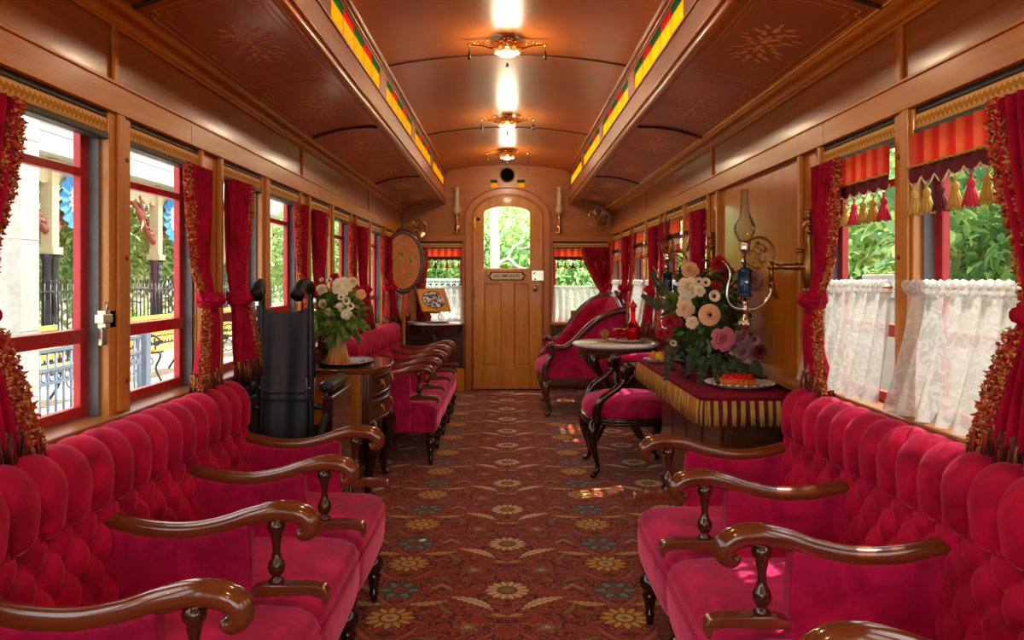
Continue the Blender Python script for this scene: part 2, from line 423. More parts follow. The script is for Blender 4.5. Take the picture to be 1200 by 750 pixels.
def carpet():
    m, nt, b = newmat('carpet')
    s = nt.nodes.new('ShaderNodeSeparateXYZ'); nt.links.new(coords(), s.inputs[0])
    X = N(s.outputs[0]); Y = N(s.outputs[1])
    u = N.m('PINGPONG', X, .402)                         # mirrored lateral repeat
    V = N.m('WRAP', Y - 2.866, .504, 0.0)                # 0 at the cream rosette
    vv = N.m('WRAP', Y - 2.866, .304, -.200)             # -.126 .. .378
    comb = nt.nodes.new('ShaderNodeCombineXYZ'); nt.links.new(u.s, comb.inputs[0]); nt.links.new(vv.s, comb.inputs[1])
    fold = comb.outputs[0]
    base = srgb(92,12,20)
    n1 = noise(fold, 13, 2, .5, 1.6); n2 = noise(fold, 24, 3, .6, 1.0)
    vine = N.m('ABSOLUTE', N(n1)-.5); vine2 = N.m('ABSOLUTE', N(n2)-.5)
    c = mixc(step(.028-vine2, .012), base, srgb(178,70,24))
    c = mixc(step(N(n1)-.56, .02), c, srgb(168,48,20))
    c = mixc(step(.02-vine, .008), c, srgb(206,120,54))
    c = mixc(step(.006-vine, .004), c, srgb(96,60,20))
    def polar(cu, cv):
        du = u-cu; dv = vv-cv
        return du, dv, N.m('SQRT', du*du+dv*dv), N.m('ARCTAN2', dv, du)
    def flower(c, cu, cv, R, n, cp, cm, cc, amp=.14, ph=0):
        du, dv, r, a = polar(cu, cv)
        rr = N.m('COSINE', a*n+ph)*(amp*R)+R*(1-amp)
        c = mixc(step(rr-r+R*.12, .003), c, srgb(60,10,16))
        c = mixc(step(rr-r, .003), c, cp)
        rays = N.m('COSINE', a*n+ph)
        c = mixc(step(R*.93-r, .003)*step(-.55-rays, .3), c, cm)
        c = mixc(step(R*.46-r, .003), c, srgb(110,40,18))
        c = mixc(step(R*.36-r, .003), c, cc)
        return mixc(step(R*.13-r, .003), c, cm)
    def petal(c, cu, cv, ang, L, W, col, bend=0.0, teeth=0.0):
        du = u-cu; dv = vv-cv; ca, sa = math.cos(ang), math.sin(ang)
        p = du*ca+dv*sa; q = dv*ca-du*sa
        if bend: q = q+p*p*bend
        wid = (1.0-(p*p)/(L*L))*W
        if teeth: wid = wid+N.m('SINE', p*260)*teeth
        ins = wid-N.m('ABSOLUTE', q)
        c = mixc(step(ins+.004, .002), c, srgb(66,14,16))
        c = mixc(step(ins, .0025), c, col)
        return mixc(step(.0022-N.m('ABSOLUTE', q), .0015)*step(ins-.004, .002), c, srgb(140,100,50))
    cr = srgb(232,200,146); ye = srgb(222,166,62); te = srgb(112,146,134); rust = srgb(196,84,38); olive = srgb(150,126,58)
    c = petal(c, .33, .14, 2.2, .085, .011, rust, 3); c = petal(c, .36, -.104, -.9, .08, .010, rust, -3)
    c = petal(c, .25, .11, .5, .06, .010, olive, 4); c = petal(c, .07, .13, 2.4, .05, .009, rust, 5)
    c = petal(c, .22, -.17, 1.0, .07, .010, olive, -4); c = petal(c, .31, .24, 0.2, .05, .008, rust, 5)
    c = petal(c, .12, -.098, .60, .100, .021, cr, 2.2, .0035)
    c = petal(c, .285, -.118, -.2, .078, .017, srgb(214,176,100), -2.0, .003)
    c = petal(c, .225, .028, .9, .034, .011, srgb(206,146,70)); c = petal(c, .268, .028, 2.24, .034, .011, srgb(206,146,70))
    c = petal(c, .03, .29, .3, .032, .012, ye)
    c = flower(c, .247, .05, .014, 4, srgb(220,150,130), rust, cr, .2)
    c = flower(c, .134, .20, .050, 5, rust, srgb(120,80,40), cr, .22)
    c = flower(c, .134, .20, .027, 8, srgb(150,140,100), olive, cr, .1)
    c = flower(c, 0, 0, .084, 14, cr, srgb(196,120,70), srgb(130,120,60), .14)
    c = flower(c, .402, -.234, .086, 12, ye, srgb(150,90,36), srgb(206,180,110), .18)
    c = flower(c, .402, .27, .086, 12, ye, srgb(150,90,36), srgb(206,180,110), .18)
    c = flower(c, .402, 0, .078, 6, te, srgb(70,90,80), srgb(150,70,30), .34, .0)
    fz = noise(coords(), 420, 2)
    c = mixc(N(fz)*.55-.08, c, srgb(60,20,12))
    setp(b, Base_Color=c, Roughness=.95, Sheen_Weight=.15, Normal=bump(fz, .35, .002))
    b.inputs['Specular IOR Level'].default_value = .1
    return m
M['carpet'] = carpet()
def leafmat(name, c1, c2, scale=2.0, tr=.35):
    m, nt, b = newmat(name)
    geo = nt.nodes.new('ShaderNodeNewGeometry')
    c = ramp(geo.outputs['Random Per Island'], [(.0, c1), (1, c2)])
    setp(b, Base_Color=c, Roughness=.5)
    t = nt.nodes.new('ShaderNodeBsdfTranslucent'); nt.links.new(c, t.inputs[0])
    mixn = nt.nodes.new('ShaderNodeMixShader'); mixn.inputs[0].default_value = tr
    nt.links.new(b.outputs[0], mixn.inputs[1]); nt.links.new(t.outputs[0], mixn.inputs[2])
    nt.links.new(mixn.outputs[0], nt.nodes['Material Output'].inputs[0]); return m
M['leaf_bright'] = leafmat('leaf_bright', srgb(120,180,90), srgb(235,248,170))
M['leaf_mid'] = leafmat('leaf_mid', srgb(90,160,100), srgb(190,230,160))
M['leaf_dark'] = leafmat('leaf_dark', srgb(60,120,76), srgb(120,170,110))
M['leaf_bq'] = leafmat('leaf_bq', srgb(20,44,22), srgb(70,92,40), tr=.15)
M['leaf_bl'] = leafmat('leaf_bl', srgb(50,100,30), srgb(150,180,70), tr=.2)
M['bark'] = plain('bark', srgb(120,104,88), .9, var=.3, bmp=.5)
M['bark_white'] = plain('bark_white', srgb(186,188,182), .8)
def brick():
    m, nt, b = newmat('brick')
    t = nt.nodes.new('ShaderNodeTexBrick'); nt.links.new(mapping(coords(), (1,1,1), (PI/2,0,PI/2)), t.inputs[0])
    t.inputs['Scale'].default_value = 5; t.inputs[1].default_value = srgb(176,110,90); t.inputs[2].default_value = srgb(200,140,120); t.inputs[3].default_value = srgb(210,195,180)
    setp(b, Base_Color=t.outputs[0], Roughness=.9); return m
M['brick'] = brick()
def paving():
    m, nt, b = newmat('paving')
    t = nt.nodes.new('ShaderNodeTexBrick'); nt.links.new(coords(), t.inputs[0])
    t.inputs['Scale'].default_value = 3; t.inputs[1].default_value = srgb(176,164,150); t.inputs[2].default_value = srgb(200,188,172); t.inputs[3].default_value = srgb(150,140,128)
    setp(b, Base_Color=t.outputs[0], Roughness=.8); return m
M['paving'] = paving()
# ================================================================== the carriage
HW = 1.1; YE = 8.1; YR = -2.36
LS = [1.62+1.31*k for k in range(-3, 5)]           # left window pairs
RS = [1.56+1.31*k for k in range(-3, 5)]           # right window pairs
ZS, ZT = .79, 1.62

b = MB(); b.box(-1.2, 1.2, YR-.1, YE+.1, -.06, 0); fl = struct(b.build('floor', [M['carpet']]))

def side_wall(name, sd, starts, skip):
    b = MB(); X0 = HW*sd; X1 = (HW+.07)*sd
    b.cur = 1; b.box(X0, X1, YR, YE, 0, ZS-.02)                       # dado
    b.cur = 0; b.box(X0, X1, YR, YE, ZT+.0, 1.93)                      # frieze
    b.cur = 2
    edges = []
    for i, s in enumerate(starts):
        if i in skip: edges.append((s, s+1.1, None)); continue
        edges.append((s, s+(.48 if sd < 0 else .5), 1)); edges.append((s+.6, s+1.1, 1))
    y = YR
    for (a, c, w) in edges:
        if w is None:
            b.cur = 4; b.box(X0+.004*sd, X1, a-.02, c+.02, ZS-.02, ZT); b.cur = 2
        post = (a-y) < .15
        b.cur = 3 if post else 2
        b.box(X0-(.012*sd if post else 0), X1, y, a, ZS-.02, ZT)
        y = c
    b.cur = 2; b.box(X0, X1, y, YE, ZS-.02, ZT)
    o = b.build(name, [M['panel'], M['dado'], M['panelz'], M['post'], M['panelz']], bevel=.004)
    struct(o)
    # beam, crown and sill rails
    t = MB(); t.box(X0, X0-.022*sd, YR, YE, ZT, 1.70); t.box(X0, X0-.028*sd, YR, YE, 1.695, 1.703)
    t.cur = 1
    for yy in (2.62, 4.42, 6.2): t.box(X0, X0-.0226*sd, yy, yy+.002, ZT, 1.70)
    return o, t
wl, tl = side_wall('wall_left', -1, LS, ())
wr, tr_ = side_wall('wall_right', 1, RS, (4,))
struct(tl.build('trim_1', [M['beam'], M['groove']], bevel=.003)); struct(tr_.build('trim_2', [M['beam'], M['groove']], bevel=.003))
tn = 3
for sd in (-1, 1):
    t = MB()
    t.tube([(sd*1.09, YR, 1.885), (sd*1.09, YE, 1.885)], .016, 8)
    t.box(sd*1.1, sd*1.055, YR, YE, 1.893, 1.925)
    t.tube([(sd*1.055, YR, 1.909), (sd*1.055, YE, 1.909)], .016, 8)
    t.tube([(sd*1.095, YR, 1.868), (sd*1.095, YE, 1.868)], .008, 6)
    struct(t.build('trim_%d' % tn, M['beam'])); tn += 1
    t = MB()                                             # frieze battens
    for y in (-1.8, .17, 2.14, 4.11, 6.08):
        t.box(sd*1.1, sd*1.088, y-.014, y+.014, 1.703, 1.87)
    struct(t.build('trim_%d' % tn, M['beam'], bevel=.004)); tn += 1
    t = MB()                                             # window sill ledge
    t.box(sd*1.055, sd*1.17, YR, YE, ZS-.028, ZS-.002)
    t.cur = 1; t.box(sd*1.1, sd*1.075, YR, YE, ZS-.05, ZS-.028)
    struct(t.build('trim_%d' % tn, [M['sill'], M['beam']], bevel=.006)); tn += 1
    t = MB(); t.box(sd*1.1, sd*1.08, YR, YE, 0, .11)
    struct(t.build('baseboard_left' if sd < 0 else 'baseboard_right', M['dado'], bevel=.004))
    # pilaster edge beads and posts with screws
    t = MB()
    for i, s in enumerate(LS if sd < 0 else RS):
        for yy in (s-.012, s+1.112):
            t.box(sd*1.1, sd*1.082, yy-.012, yy+.012, ZS, ZT)
        if sd > 0 and i == 4: continue
        t.cur = 0; t.box(sd*1.088, sd*1.078, s+.512, s+.55, ZS, ZT)
        t.cur = 1
        for zz in (.87, 1.22, 1.5): t.lathe([(0, -.004), (.008, -.003), (.008, .004)], (sd*1.087, s+.575, zz), 8, 'x')
        t.cur = 0
    struct(t.build('trim_%d' % tn, [M['post'], M['darkbrass']], bevel=.003)); tn += 1

# lower deck ceilings with stencilled gold ornament
def deck(sd, s, y, off=0):
    x = 1.085-(1.085-.665)*s; z = 1.905+.075*s+.026*math.sin(PI*s)
    return (sd*x, y, z-off)
def deck_build(sd):
    b = MB(); b.grid(lambda u, v: deck(sd, u, YR+(YE-YR)*v), 14, 60)
    b.cur = 1
    def strip(pts, w):
        for (a, c) in zip(pts[:-1], pts[1:]):
            n = max(1, int(max(abs(a[0]-c[0])*10, 1)))
            for q in range(n):
                p0 = (a[0]+(c[0]-a[0])*q/n, a[1]+(c[1]-a[1])*q/n); p1 = (a[0]+(c[0]-a[0])*(q+1)/n, a[1]+(c[1]-a[1])*(q+1)/n)
                if abs(a[0]-c[0]) < 1e-6: ds, dy = w/.43, 0
                else: ds, dy = 0, w
                b.add([deck(sd, p0[0]-ds, p0[1]-dy, .0015), deck(sd, p0[0]+ds, p0[1]+dy, .0015), deck(sd, p1[0]+ds, p1[1]+dy, .0015), deck(sd, p1[0]-ds, p1[1]-dy, .0015)], [(0,1,2,3)])
    def blob(s0, y0, ang, L, W):
        n = 8; vs = []; ca, sa = math.cos(ang), math.sin(ang)
        for i in range(n):
            a = 2*PI*i/n; p = L*math.cos(a); q = W*math.sin(a)*(1-.4*math.cos(a))
            vs.append(deck(sd, s0+(p*ca-q*sa)/.43, y0+p*sa+q*ca, .0013))
        b.add(vs, [tuple(range(n))])
    for k in range(-5, 7):
        y0 = 2.64+.985*k
        if y0-.44 < YR or y0+.44 > YE+.1: continue
        for (e, w) in ((0, .0022), (.05, .0014)):
            s1, s2 = .12+e, .88-e; a, c = y0-.44+e*.7, y0+.44-e*.7; st = .045
            strip([(s1, a+st), (s1, c-st), (s1+.05, c-st), (s1+.05, c), (s2-.05, c), (s2-.05, c-st), (s2, c-st), (s2, a+st), (s2-.05, a+st), (s2-.05, a), (s1+.05, a), (s1+.05, a+st), (s1, a+st)], w)
        rr = random.Random(3)
        for sg in (-1, 1):
            for (dy, ds, an, L, W) in ((.03,0,1.57,.022,.011),(.07,0,1.57,.024,.008),(.06,.025,.9,.026,.008),(.06,-.025,2.2,.026,.008),
                (.11,.03,1.2,.028,.009),(.11,-.03,1.9,.028,.009),(.15,0,1.57,.03,.011),(.13,.06,.7,.026,.008),(.13,-.06,2.4,.026,.008),
                (.17,.04,.9,.022,.008),(.17,-.04,2.2,.022,.008),(.05,.07,.3,.026,.009),(.05,-.07,2.8,.026,.009),(.09,.09,.2,.018,.006),(.09,-.09,2.9,.018,.006),
                (.02,.05,.4,.018,.006),(.02,-.05,2.7,.018,.006),(.195,.0,1.57,.016,.006),(.0,.03,0.2,.014,.01),(.0,-.03,2.9,.014,.01)):
                blob(.5+ds/.43, y0+sg*dy, sg*an, L, W)
    b.cur = 2
    for yr in (-1.8, .17, 2.14, 4.11, 6.08):
        b.tube([deck(sd, t/12, yr, .004) for t in range(13)], (.007, .006), 6)
    return b.build('ceiling_deck', [M['deck'], M['gold_paint'], M['groove']])
for sd in (-1, 1):
    o = deck_build(sd); struct(o); o.name = 'ceiling_left' if sd < 0 else 'ceiling_right'
# upper ceiling
def upz(x): return 2.305+.065*(1-(x/.655)**2)
b = MB(); b.grid(lambda u, v: (-.68+1.36*u, YR+(YE-YR)*v, upz(-.68+1.36*u)), 24, 60)
b.cur = 1
for yr in (-1.8, .17, 2.14, 4.12, 6.08):
    b.tube([(-.655+1.31*t/24, yr, upz(-.655+1.31*t/24)-.001) for t in range(25)], (.006, .006), 6)
ceil = struct(b.build('ceiling', [M['ceil'], M['groove']]))
# clerestory risers with stained glass
wn = 1
for sd in (-1, 1):
    X0, X1 = sd*.655, sd*.685
    b = MB(); z0, z1 = 2.135, 2.252
    b.box(X0, X1, YR, YE, 1.965, z0); b.box(X0, X1, YR, YE, z1, 2.33)
    st = [4.17+1.31*k for k in range(-4, 3)]; y = YR; en = []
    for k, s in enumerate(st):
        e = min(s+1.12, YE-.2); b.box(X0, X1, y, s, z0, z1); y = e; en.append((s, e))
    b.box(X0, X1, y, YE, z0, z1)
    b.tube([(sd*.66, YR, 1.968), (sd*.66, YE, 1.968)], (.016, .02), 8)
    b.tube([(sd*.65, YR, 2.005), (sd*.65, YE, 2.005)], .008, 6)
    b.tube([(sd*.648, YR, 2.3), (sd*.648, YE, 2.3)], .014, 8)
    b.tube([(sd*.652, YR, 2.27), (sd*.652, YE, 2.27)], .006, 6)
    b.tube([(sd*.652, YR, 2.12), (sd*.652, YE, 2.12)], .006, 6)
    struct(b.build('trim_%d' % tn, M['riser'])); tn += 1
    for (s, e) in en:
        root = bpy.data.objects.new('window_%d' % wn, None); C.objects.link(root); root.location = (sd*.660, s, z0); struct(root); wn += 1
        L = e-s; n = 5; w = (L-.03)/n
        cames = MB()
        for i in range(n+1): cames.box(-.003, .003, i*w-.004, i*w+.004, 0, z1-z0)
        for zz in (0, .079, z1-z0): cames.box(-.003, .003, 0, L, zz-.002, zz+.002)
        cames.build('came', M['groove'], root)
        for i in range(n):
            g = MB(); g.box(-.002, .002, i*w, i*w+w, 0, .079); struct(g.build('pane', M['g_yellow'], root))
            g = MB(); g.box(-.002, .002, i*w, i*w+w, .079, z1-z0); g.build('pane', M['g_red' if i % 2 else 'g_green'], root)
# side windows : wooden reveal, red outer sash, glass
def side_window(sd, y0, y1, lock):
    global wn
    root = bpy.data.objects.new('window_%d' % wn, None); C.objects.link(root); wn += 1
    root.location = (sd*1.1, y0, ZS); struct(root); L = y1-y0; H = ZT-ZS
    b = MB()                                               # dark channel behind the post
    for ya in (.0, L-.012): b.box(sd*.012, sd*.068, ya, ya+.012, 0, H)
    b.build('channel', M['gray'], root)
    b = MB(); xa, xb = sd*.04, sd*.062
    b.box(xa, xb, .012, .046, 0, H); b.box(xa, xb, L-.046, L-.012, 0, H)
    b.box(xa, xb, .04, L-.04, 0, .03)
    b.box(xa-sd*.012, xb, .04, L-.04, .20, .237); b.box(xa, xb, .04, L-.04, .645, .668)
    b.box(xa, xb, .04, L-.04, H-.04, H)
    b.build('sash', M['red_paint'], root, bevel=.003)
    b = MB(); b.box(sd*.05, sd*.053, .04, L-.04, .02, H-.03); b.build('pane', M['pane'], root)
    if lock:
        b = MB(); x = -sd*.0
        b.box(x-sd*.012, x+sd*.012, L-.02, L+.035, .235, .285); b.box(x-sd*.02, x+sd*.005, L-.045, L+.005, .25, .275)
        b.tube([(x-sd*.01, L-.01, .285), (x-sd*.01, L-.01, .31)], .005, 6); b.box(x-sd*.008, x+sd*.004, L-.03, L, .19, .24)
        b.build('catch', M['silver'], root, bevel=.004)
    return root
for i, s in enumerate(LS):
    side_window(-1, s, s+.48, i >= 3); side_window(-1, s+.6, s+1.1, False)
for i, s in enumerate(RS):
    if i == 4: continue
    side_window(1, s, s+.5, False); side_window(1, s+.6, s+1.1, False)

# ------------------------------------------------------------------ end wall
def PX(px, d=YE): return (px-CX)*d/F
def PZ(py, d=YE): return CH-(py-CY)*d/F
def arch_poly(x0, x1, z0, zs, zt, n=14):                   # straight sides to zs, elliptic arch up to zt
    cx = (x0+x1)/2; r = (x1-x0)/2
    return [(x0, z0)]+[(cx-r*math.cos(PI*i/n), zs+(zt-zs)*math.sin(PI*i/n)) for i in range(n+1)]+[(x1, z0)]
WX = {'l': (PX(492), PX(542)), 'r': (PX(648), PX(712))}
wz0, wz1 = PZ(377), PZ(283)
b = MB(); D = .07
lx0, lx1 = WX['l']; rx0, rx1 = WX['r']; dx0, dx1 = PX(546), PX(644)
b.cur = 1; b.box(-1.18, dx0, YE, YE+D, 0, wz0-.04); b.box(dx1, 1.18, YE, YE+D, 0, wz0-.04)
b.cur = 0
b.box(-1.18, lx0, YE, YE+D, wz0-.04, wz1); b.box(lx1, dx0, YE, YE+D, wz0-.04, wz1); b.box(lx0, lx1, YE, YE+D, wz0-.04, wz0)
b.box(dx1, rx0, YE, YE+D, wz0-.04, wz1); b.box(rx1, 1.18, YE, YE+D, wz0-.04, wz1); b.box(rx0, rx1, YE, YE+D, wz0-.04, wz0)
b.box(-1.18, dx0, YE, YE+D, wz1, 1.95); b.box(dx1, 1.18, YE, YE+D, wz1, 1.95)
zt = PZ(221)
gl = [(PX(575), PX(583)), (PX(606), PX(615))]; gz0, gz1 = PZ(219.5), PZ(210.5)
b.box(-1.1, dx0, YE, YE+D, 1.95, gz0); b.box(dx1, 1.1, YE, YE+D, 1.95, gz0)
ap = arch_poly(dx0, dx1, 1.9, PZ(256), zt, 20)             # spandrel above the arch
for i in range(1, len(ap)-2):
    (xa, za), (xb, zb) = ap[i], ap[i+1]
    b.add([(xa, YE, za), (xb, YE, zb), (xb, YE, gz0), (xa, YE, gz0)], [(0,1,2,3)])
b.box(-.7, gl[0][0], YE, YE+D, gz0, gz1); b.box(gl[0][1], gl[1][0], YE, YE+D, gz0, gz1); b.box(gl[1][1], .7, YE, YE+D, gz0, gz1)
b.box(-.7, .7, YE, YE+D, gz1, 2.42)
struct(b.build('wall_end', [M['endwall'], M['dado']]))
for (xa, xb) in gl:
    r = bpy.data.objects.new('window_%d' % wn, None); C.objects.link(r); r.location = (xa, YE+.02, gz0); struct(r); wn += 1
    g = MB(); g.box(0, xb-xa, 0, .004, 0, (gz1-gz0)*.62); g.build('pane', M['g_yellow'], r)
    g = MB(); g.box(0, xb-xa, 0, .004, (gz1-gz0)*.62, gz1-gz0); g.build('pane', M['g_green'], r)
b = MB()                                                   # horizontal rails and beads of the end wall
for (xa, xb) in ((-1.1, dx0-.01), (dx1+.01, 1.1)):
    b.box(xa, xb, YE-.02, YE, wz1, PZ(275)); b.box(xa, xb, YE-.03, YE, PZ(276), PZ(274))
for (xa, xb) in (WX['l'], WX['r']):
    b.box(xa-.03, xa, YE-.014, YE, wz0, wz1); b.box(xb, xb+.03, YE-.014, YE, wz0, wz1)
    b.box(xa-.04, xb+.04, YE-.05, YE+.05, wz0-.035, wz0-.005)
struct(b.build('trim_%d' % tn, M['beamx'], bevel=.004)); tn += 1
b = MB(); n = 20                                           # arched door casing
o1 = arch_poly(PX(543.5), PX(646), 0, PZ(256), PZ(219), n); i1 = arch_poly(PX(555), PX(635), 0, PZ(256), PZ(229.5), n)
b.ring(o1, i1, YE-.035, YE+.05); 
b.tube([(p[0], YE-.036, p[1]) for p in arch_poly(PX(545), PX(644.5), 0, PZ(256), PZ(220.5), n)], .008, 6)
b.tube([(p[0], YE-.036, p[1]) for p in arch_poly(PX(553.5), PX(636.5), 0, PZ(256), PZ(228), n)], .006, 6)
struct(b.build('trim_%d' % tn, M['arch'])); tn += 1
# door
door = bpy.data.objects.new('door_1', None); C.objects.link(door); door.location = (0, YE, 0); struct(door)
def DX(px): return (px-CX)*YE/F
b = MB()
o1 = arch_poly(DX(552.5), DX(637.5), .004, PZ(256), PZ(227.5), n)
i1 = arch_poly(DX(567), DX(621), PZ(314.5), PZ(250), PZ(241.5), n)
b.ring(o1, i1, -.012, .035)                                # leaf around the glass, plus panels below
for (xa, xb) in ((DX(555.5), DX(567.5)), (DX(620), DX(634.5)), (DX(588), DX(602))): b.box(xa, xb, -.030, .01, .012 if xa != DX(588) else PZ(428), PZ(316) if xa != DX(588) else PZ(332))
b.box(DX(567), DX(621), -.024, .01, PZ(332), PZ(316)); b.box(DX(567), DX(621), -.030, .01, .012, PZ(428))
b.box(DX(566), DX(622), -.013, .03, .1, PZ(330))
b.tube([(DX(568), -.017, PZ(333)), (DX(587), -.017, PZ(333)), (DX(587), -.017, PZ(427)), (DX(568), -.017, PZ(427))], .006, 6, closed=True); b.tube([(DX(603), -.017, PZ(333)), (DX(619), -.017, PZ(333)), (DX(619), -.017, PZ(427)), (DX(603), -.017, PZ(427))], .006, 6, closed=True)
b.build('door_leaf', M['oak'], door, bevel=.005)
b = MB(); b.prism(arch_poly(DX(566), DX(622), PZ(315.5), PZ(250), PZ(241), n), .008, .012); b.build('pane', M['pane'], door)
b = MB(); pl = [(DX(571), PZ(323.5)), (DX(573.5), PZ(322)), (DX(575), PZ(318.8)), (DX(613), PZ(318.8)), (DX(614.5), PZ(322)), (DX(617), PZ(323.5)), (DX(614.5), PZ(325)), (DX(613), PZ(328.5)), (DX(575), PZ(328.5)), (DX(573.5), PZ(325))]
b.prism(pl, -.03, -.024); plq = b.build('plaque', M['groove'], door); plq['label'] = 'dark edged plaque reading NO SMOKING'
b = MB(); b.prism([((p[0]-DX(594))*.9+DX(594), (p[1]-PZ(323.6))*.76+PZ(323.6)) for p in pl], -.033, -.029); b.build('plaque_face', M['cream'], plq)
cu = bpy.data.curves.new('t', 'FONT'); cu.body = 'NO SMOKING'; cu.size = .044; cu.align_x = 'CENTER'; cu.align_y = 'CENTER'; cu.extrude = .0008; cu.offset = .0003
to = bpy.data.objects.new('tmp', cu); C.objects.link(to); bpy.context.view_layer.update()
me = bpy.data.meshes.new_from_object(to); bpy.data.objects.remove(to); me.materials.clear(); me.materials.append(M['groove'])
lt = inst('lettering', me, plq, (DX(594), -.034, PZ(323.6)), (PI/2, 0, 0))
b = MB()
b.box(DX(623), DX(637), -.045, -.02, PZ(329), PZ(317)); b.lathe([(.012,-.06),(.014,-.05),(.008,-.045)], (DX(626), 0, PZ(320)), 10, 'y'); b.lathe([(.01,-.055),(.01,-.045)], (DX(627), 0, PZ(327)), 10, 'y')
b.build('lock', M['silver'], door, bevel=.004)
b = MB(); b.lathe([(0,-.075),(.026,-.07),(.032,-.055),(.02,-.045),(.012,-.04),(.024,-.028),(.026,-.024)], (DX(627), 0, PZ(338)), 14, 'y'); b.build('door_knob', M['silver'], door)
for py in (261, 343, 424):
    b = MB(); b.tube([(DX(555.3), -.03, PZ(py+7)), (DX(555.3), -.03, PZ(py-7))], .007, 8); b.box(DX(554), DX(557), -.026, -.02, PZ(py+6), PZ(py-6)); b.build('hinge', M['brass'], door)
b = MB(); b.lathe([(.018,-.016),(.02,-.012)], (DX(560.5), 0, PZ(257)), 10, 'y'); b.build('door_stop', M['groove'], door)
# end windows
for key in ('l', 'r'):
    xa, xb = WX[key]; L = xb-xa; H = wz1-wz0
    r = bpy.data.objects.new('window_%d' % wn, None); C.objects.link(r); r.location = (xa, YE, wz0); struct(r); wn += 1
    b = MB(); b.box(0, .03, .03, .05, 0, H); b.box(L-.03, L, .03, .05, 0, H); b.box(0, L, .03, .05, 0, .03); b.box(0, L, .03, .05, H-.04, H)
    b.build('sash', M['red_paint'], r)
    b = MB(); b.box(.02, L-.02, .038, .042, .02, H-.02); b.build('pane', M['pane'], r)
# the little step box by the door and rear end of the car
b = MB(); b.box(DX(536), DX(545), YE-.13, YE, 0, PZ(430)); b.box(DX(536)-.005, DX(545), YE-.136, YE, PZ(430)-.02, PZ(430))
tag(b.build('corner_box', M['oak'], bevel=.006), 'light wooden corner box standing on the floor left of the door', 'box')
b = MB()
b.cur = 1; b.box(-1.17, 1.17, YR-.07, YR, 0, .5); b.cur = 0
for x in (-1.17, -.42, .34, 1.09): b.box(x, x+.08, YR-.07, YR, .5, 2.0)
b.box(-1.17, 1.17, YR-.07, YR, 2.0, 2.42)
struct(b.build('wall_rear', [M['endwall'], M['dado']]))
for (xa, xb, za, zb) in ((-1.09,-.42,.5,2.0), (-.34,.34,.5,2.0), (.42,1.09,.5,2.0)):  # unseen rear glazing, made wide to let daylight in from behind the camera
    r = bpy.data.objects.new('window_%d' % wn, None); C.objects.link(r); r.location = (xa, YR, za); struct(r); wn += 1
    b = MB(); L = xb-xa; H = zb-za
    b.box(0, .03, -.05, -.02, 0, H); b.box(L-.03, L, -.05, -.02, 0, H); b.box(0, L, -.05, -.02, 0, .04); b.box(0, L, -.05, -.02, H-.04, H)
    b.build('sash', M['red_paint'], r)
    b = MB(); b.box(.03, L-.03, -.037, -.033, .03, H-.03); b.build('pane', M['pane'], r)
# ================================================================== seating
def tuft(a, z, w, h):                      # diamond tufting height 0..1 ; buttons at lattice points
    p = a/w+z/h; q = a/w-z/h
    s = abs(math.sin(PI*p/1.0)*math.sin(PI*q/1.0))
    d = min(((p-round(p))**2+(q-round(q))**2), 1)
    return s**.42*.75+.25*min(1, math.sqrt(d)*3)-.0
SP = .48; NS = 4; SL = SP*NS
def sofa_back(par):
    # profile from seat up the leaning face, over the top roll and down behind
    prof = []
    for i in range(11): t = i/10; prof.append((.125-.035*t, .38+.25*t))
    for i in range(1, 15):
        a = -PI*.20+(PI*1.25)*i/14
        prof.append((.066+.052*math.cos(a), .705+.066*math.sin(a)))
    prof.append((.0, .62)); prof.append((.0, .36))
    P = [Vector((p[0], 0, p[1])) for p in prof]
    L = [0]
    for i in range(1, len(P)): L.append(L[-1]+(P[i]-P[i-1]).length)
    tot = L[-1]; NV = 90; NU = 60*NS
    def at(l):
        for i in range(1, len(P)):
            if l <= L[i] or i == len(P)-1:
                f = (l-L[i-1])/(L[i]-L[i-1]); return P[i-1].lerp(P[i], min(1, f))
    w = SP/5
    def fn(u, v):
        y = -.015+(SL+.03)*u; l = tot*v; p = at(l); q = at(min(tot, l+.004)); r = at(max(0, l-.004))
        t = (q-r).normalized(); n = Vector((t.z, 0, -t.x))
        yy = min(max(y, 0), SL)
        if l < .295:                                   # diamond field
            hh = tuft(yy, l-.295, w, .125)
            d = .042*hh
        elif l < .47:
            c = abs(math.sin(PI*yy/w)); f = min(1, (l-.295)/.03)
            top = .026
            d = (.040*tuft(yy, 0, w, .125))*(1-f)+f*(top*(c**.36))
        else: d = .006
        e = min(1, max(0, min(y+.015, SL+.015-y))/.03); d = d*e**.5-(1-e)*.012
        return (p.x+n.x*d, y, p.z+n.z*d)
    b = MB(); b.grid(fn, NU, NV)
    for yy in (-.015, SL+.015):
        pts = [fn(0 if yy < 0 else 1, j/30) for j in range(31)]
        b.add(pts, [tuple(range(31))])
    b.box(.0, .05, 0, SL, .2, .4)
    o = b.build('backrest', M['velvet2'], par)
def arm_rail(b):
    pts = smoothpath([(.075,0,.600),(.13,0,.582),(.22,0,.563),(.31,0,.560),(.39,0,.574),(.46,0,.596),(.52,0,.608),(.568,0,.603),(.594,0,.586),(.597,0,.566),(.585,0,.554),(.574,0,.556),(.572,0,.564)], 5)
    n = len(pts); rr = lerpl([.021,.022,.023,.023,.023,.024,.025,.026,.025,.022,.018,.014,.009], n); ww = lerpl([.020,.024,.025,.025,.025,.026,.028,.028,.027,.026,.024,.022,.018], n)
    b.tube(pts, [(r, q) for r, q in zip(rr, ww)], 12, up=(0,0,1) if False else None)
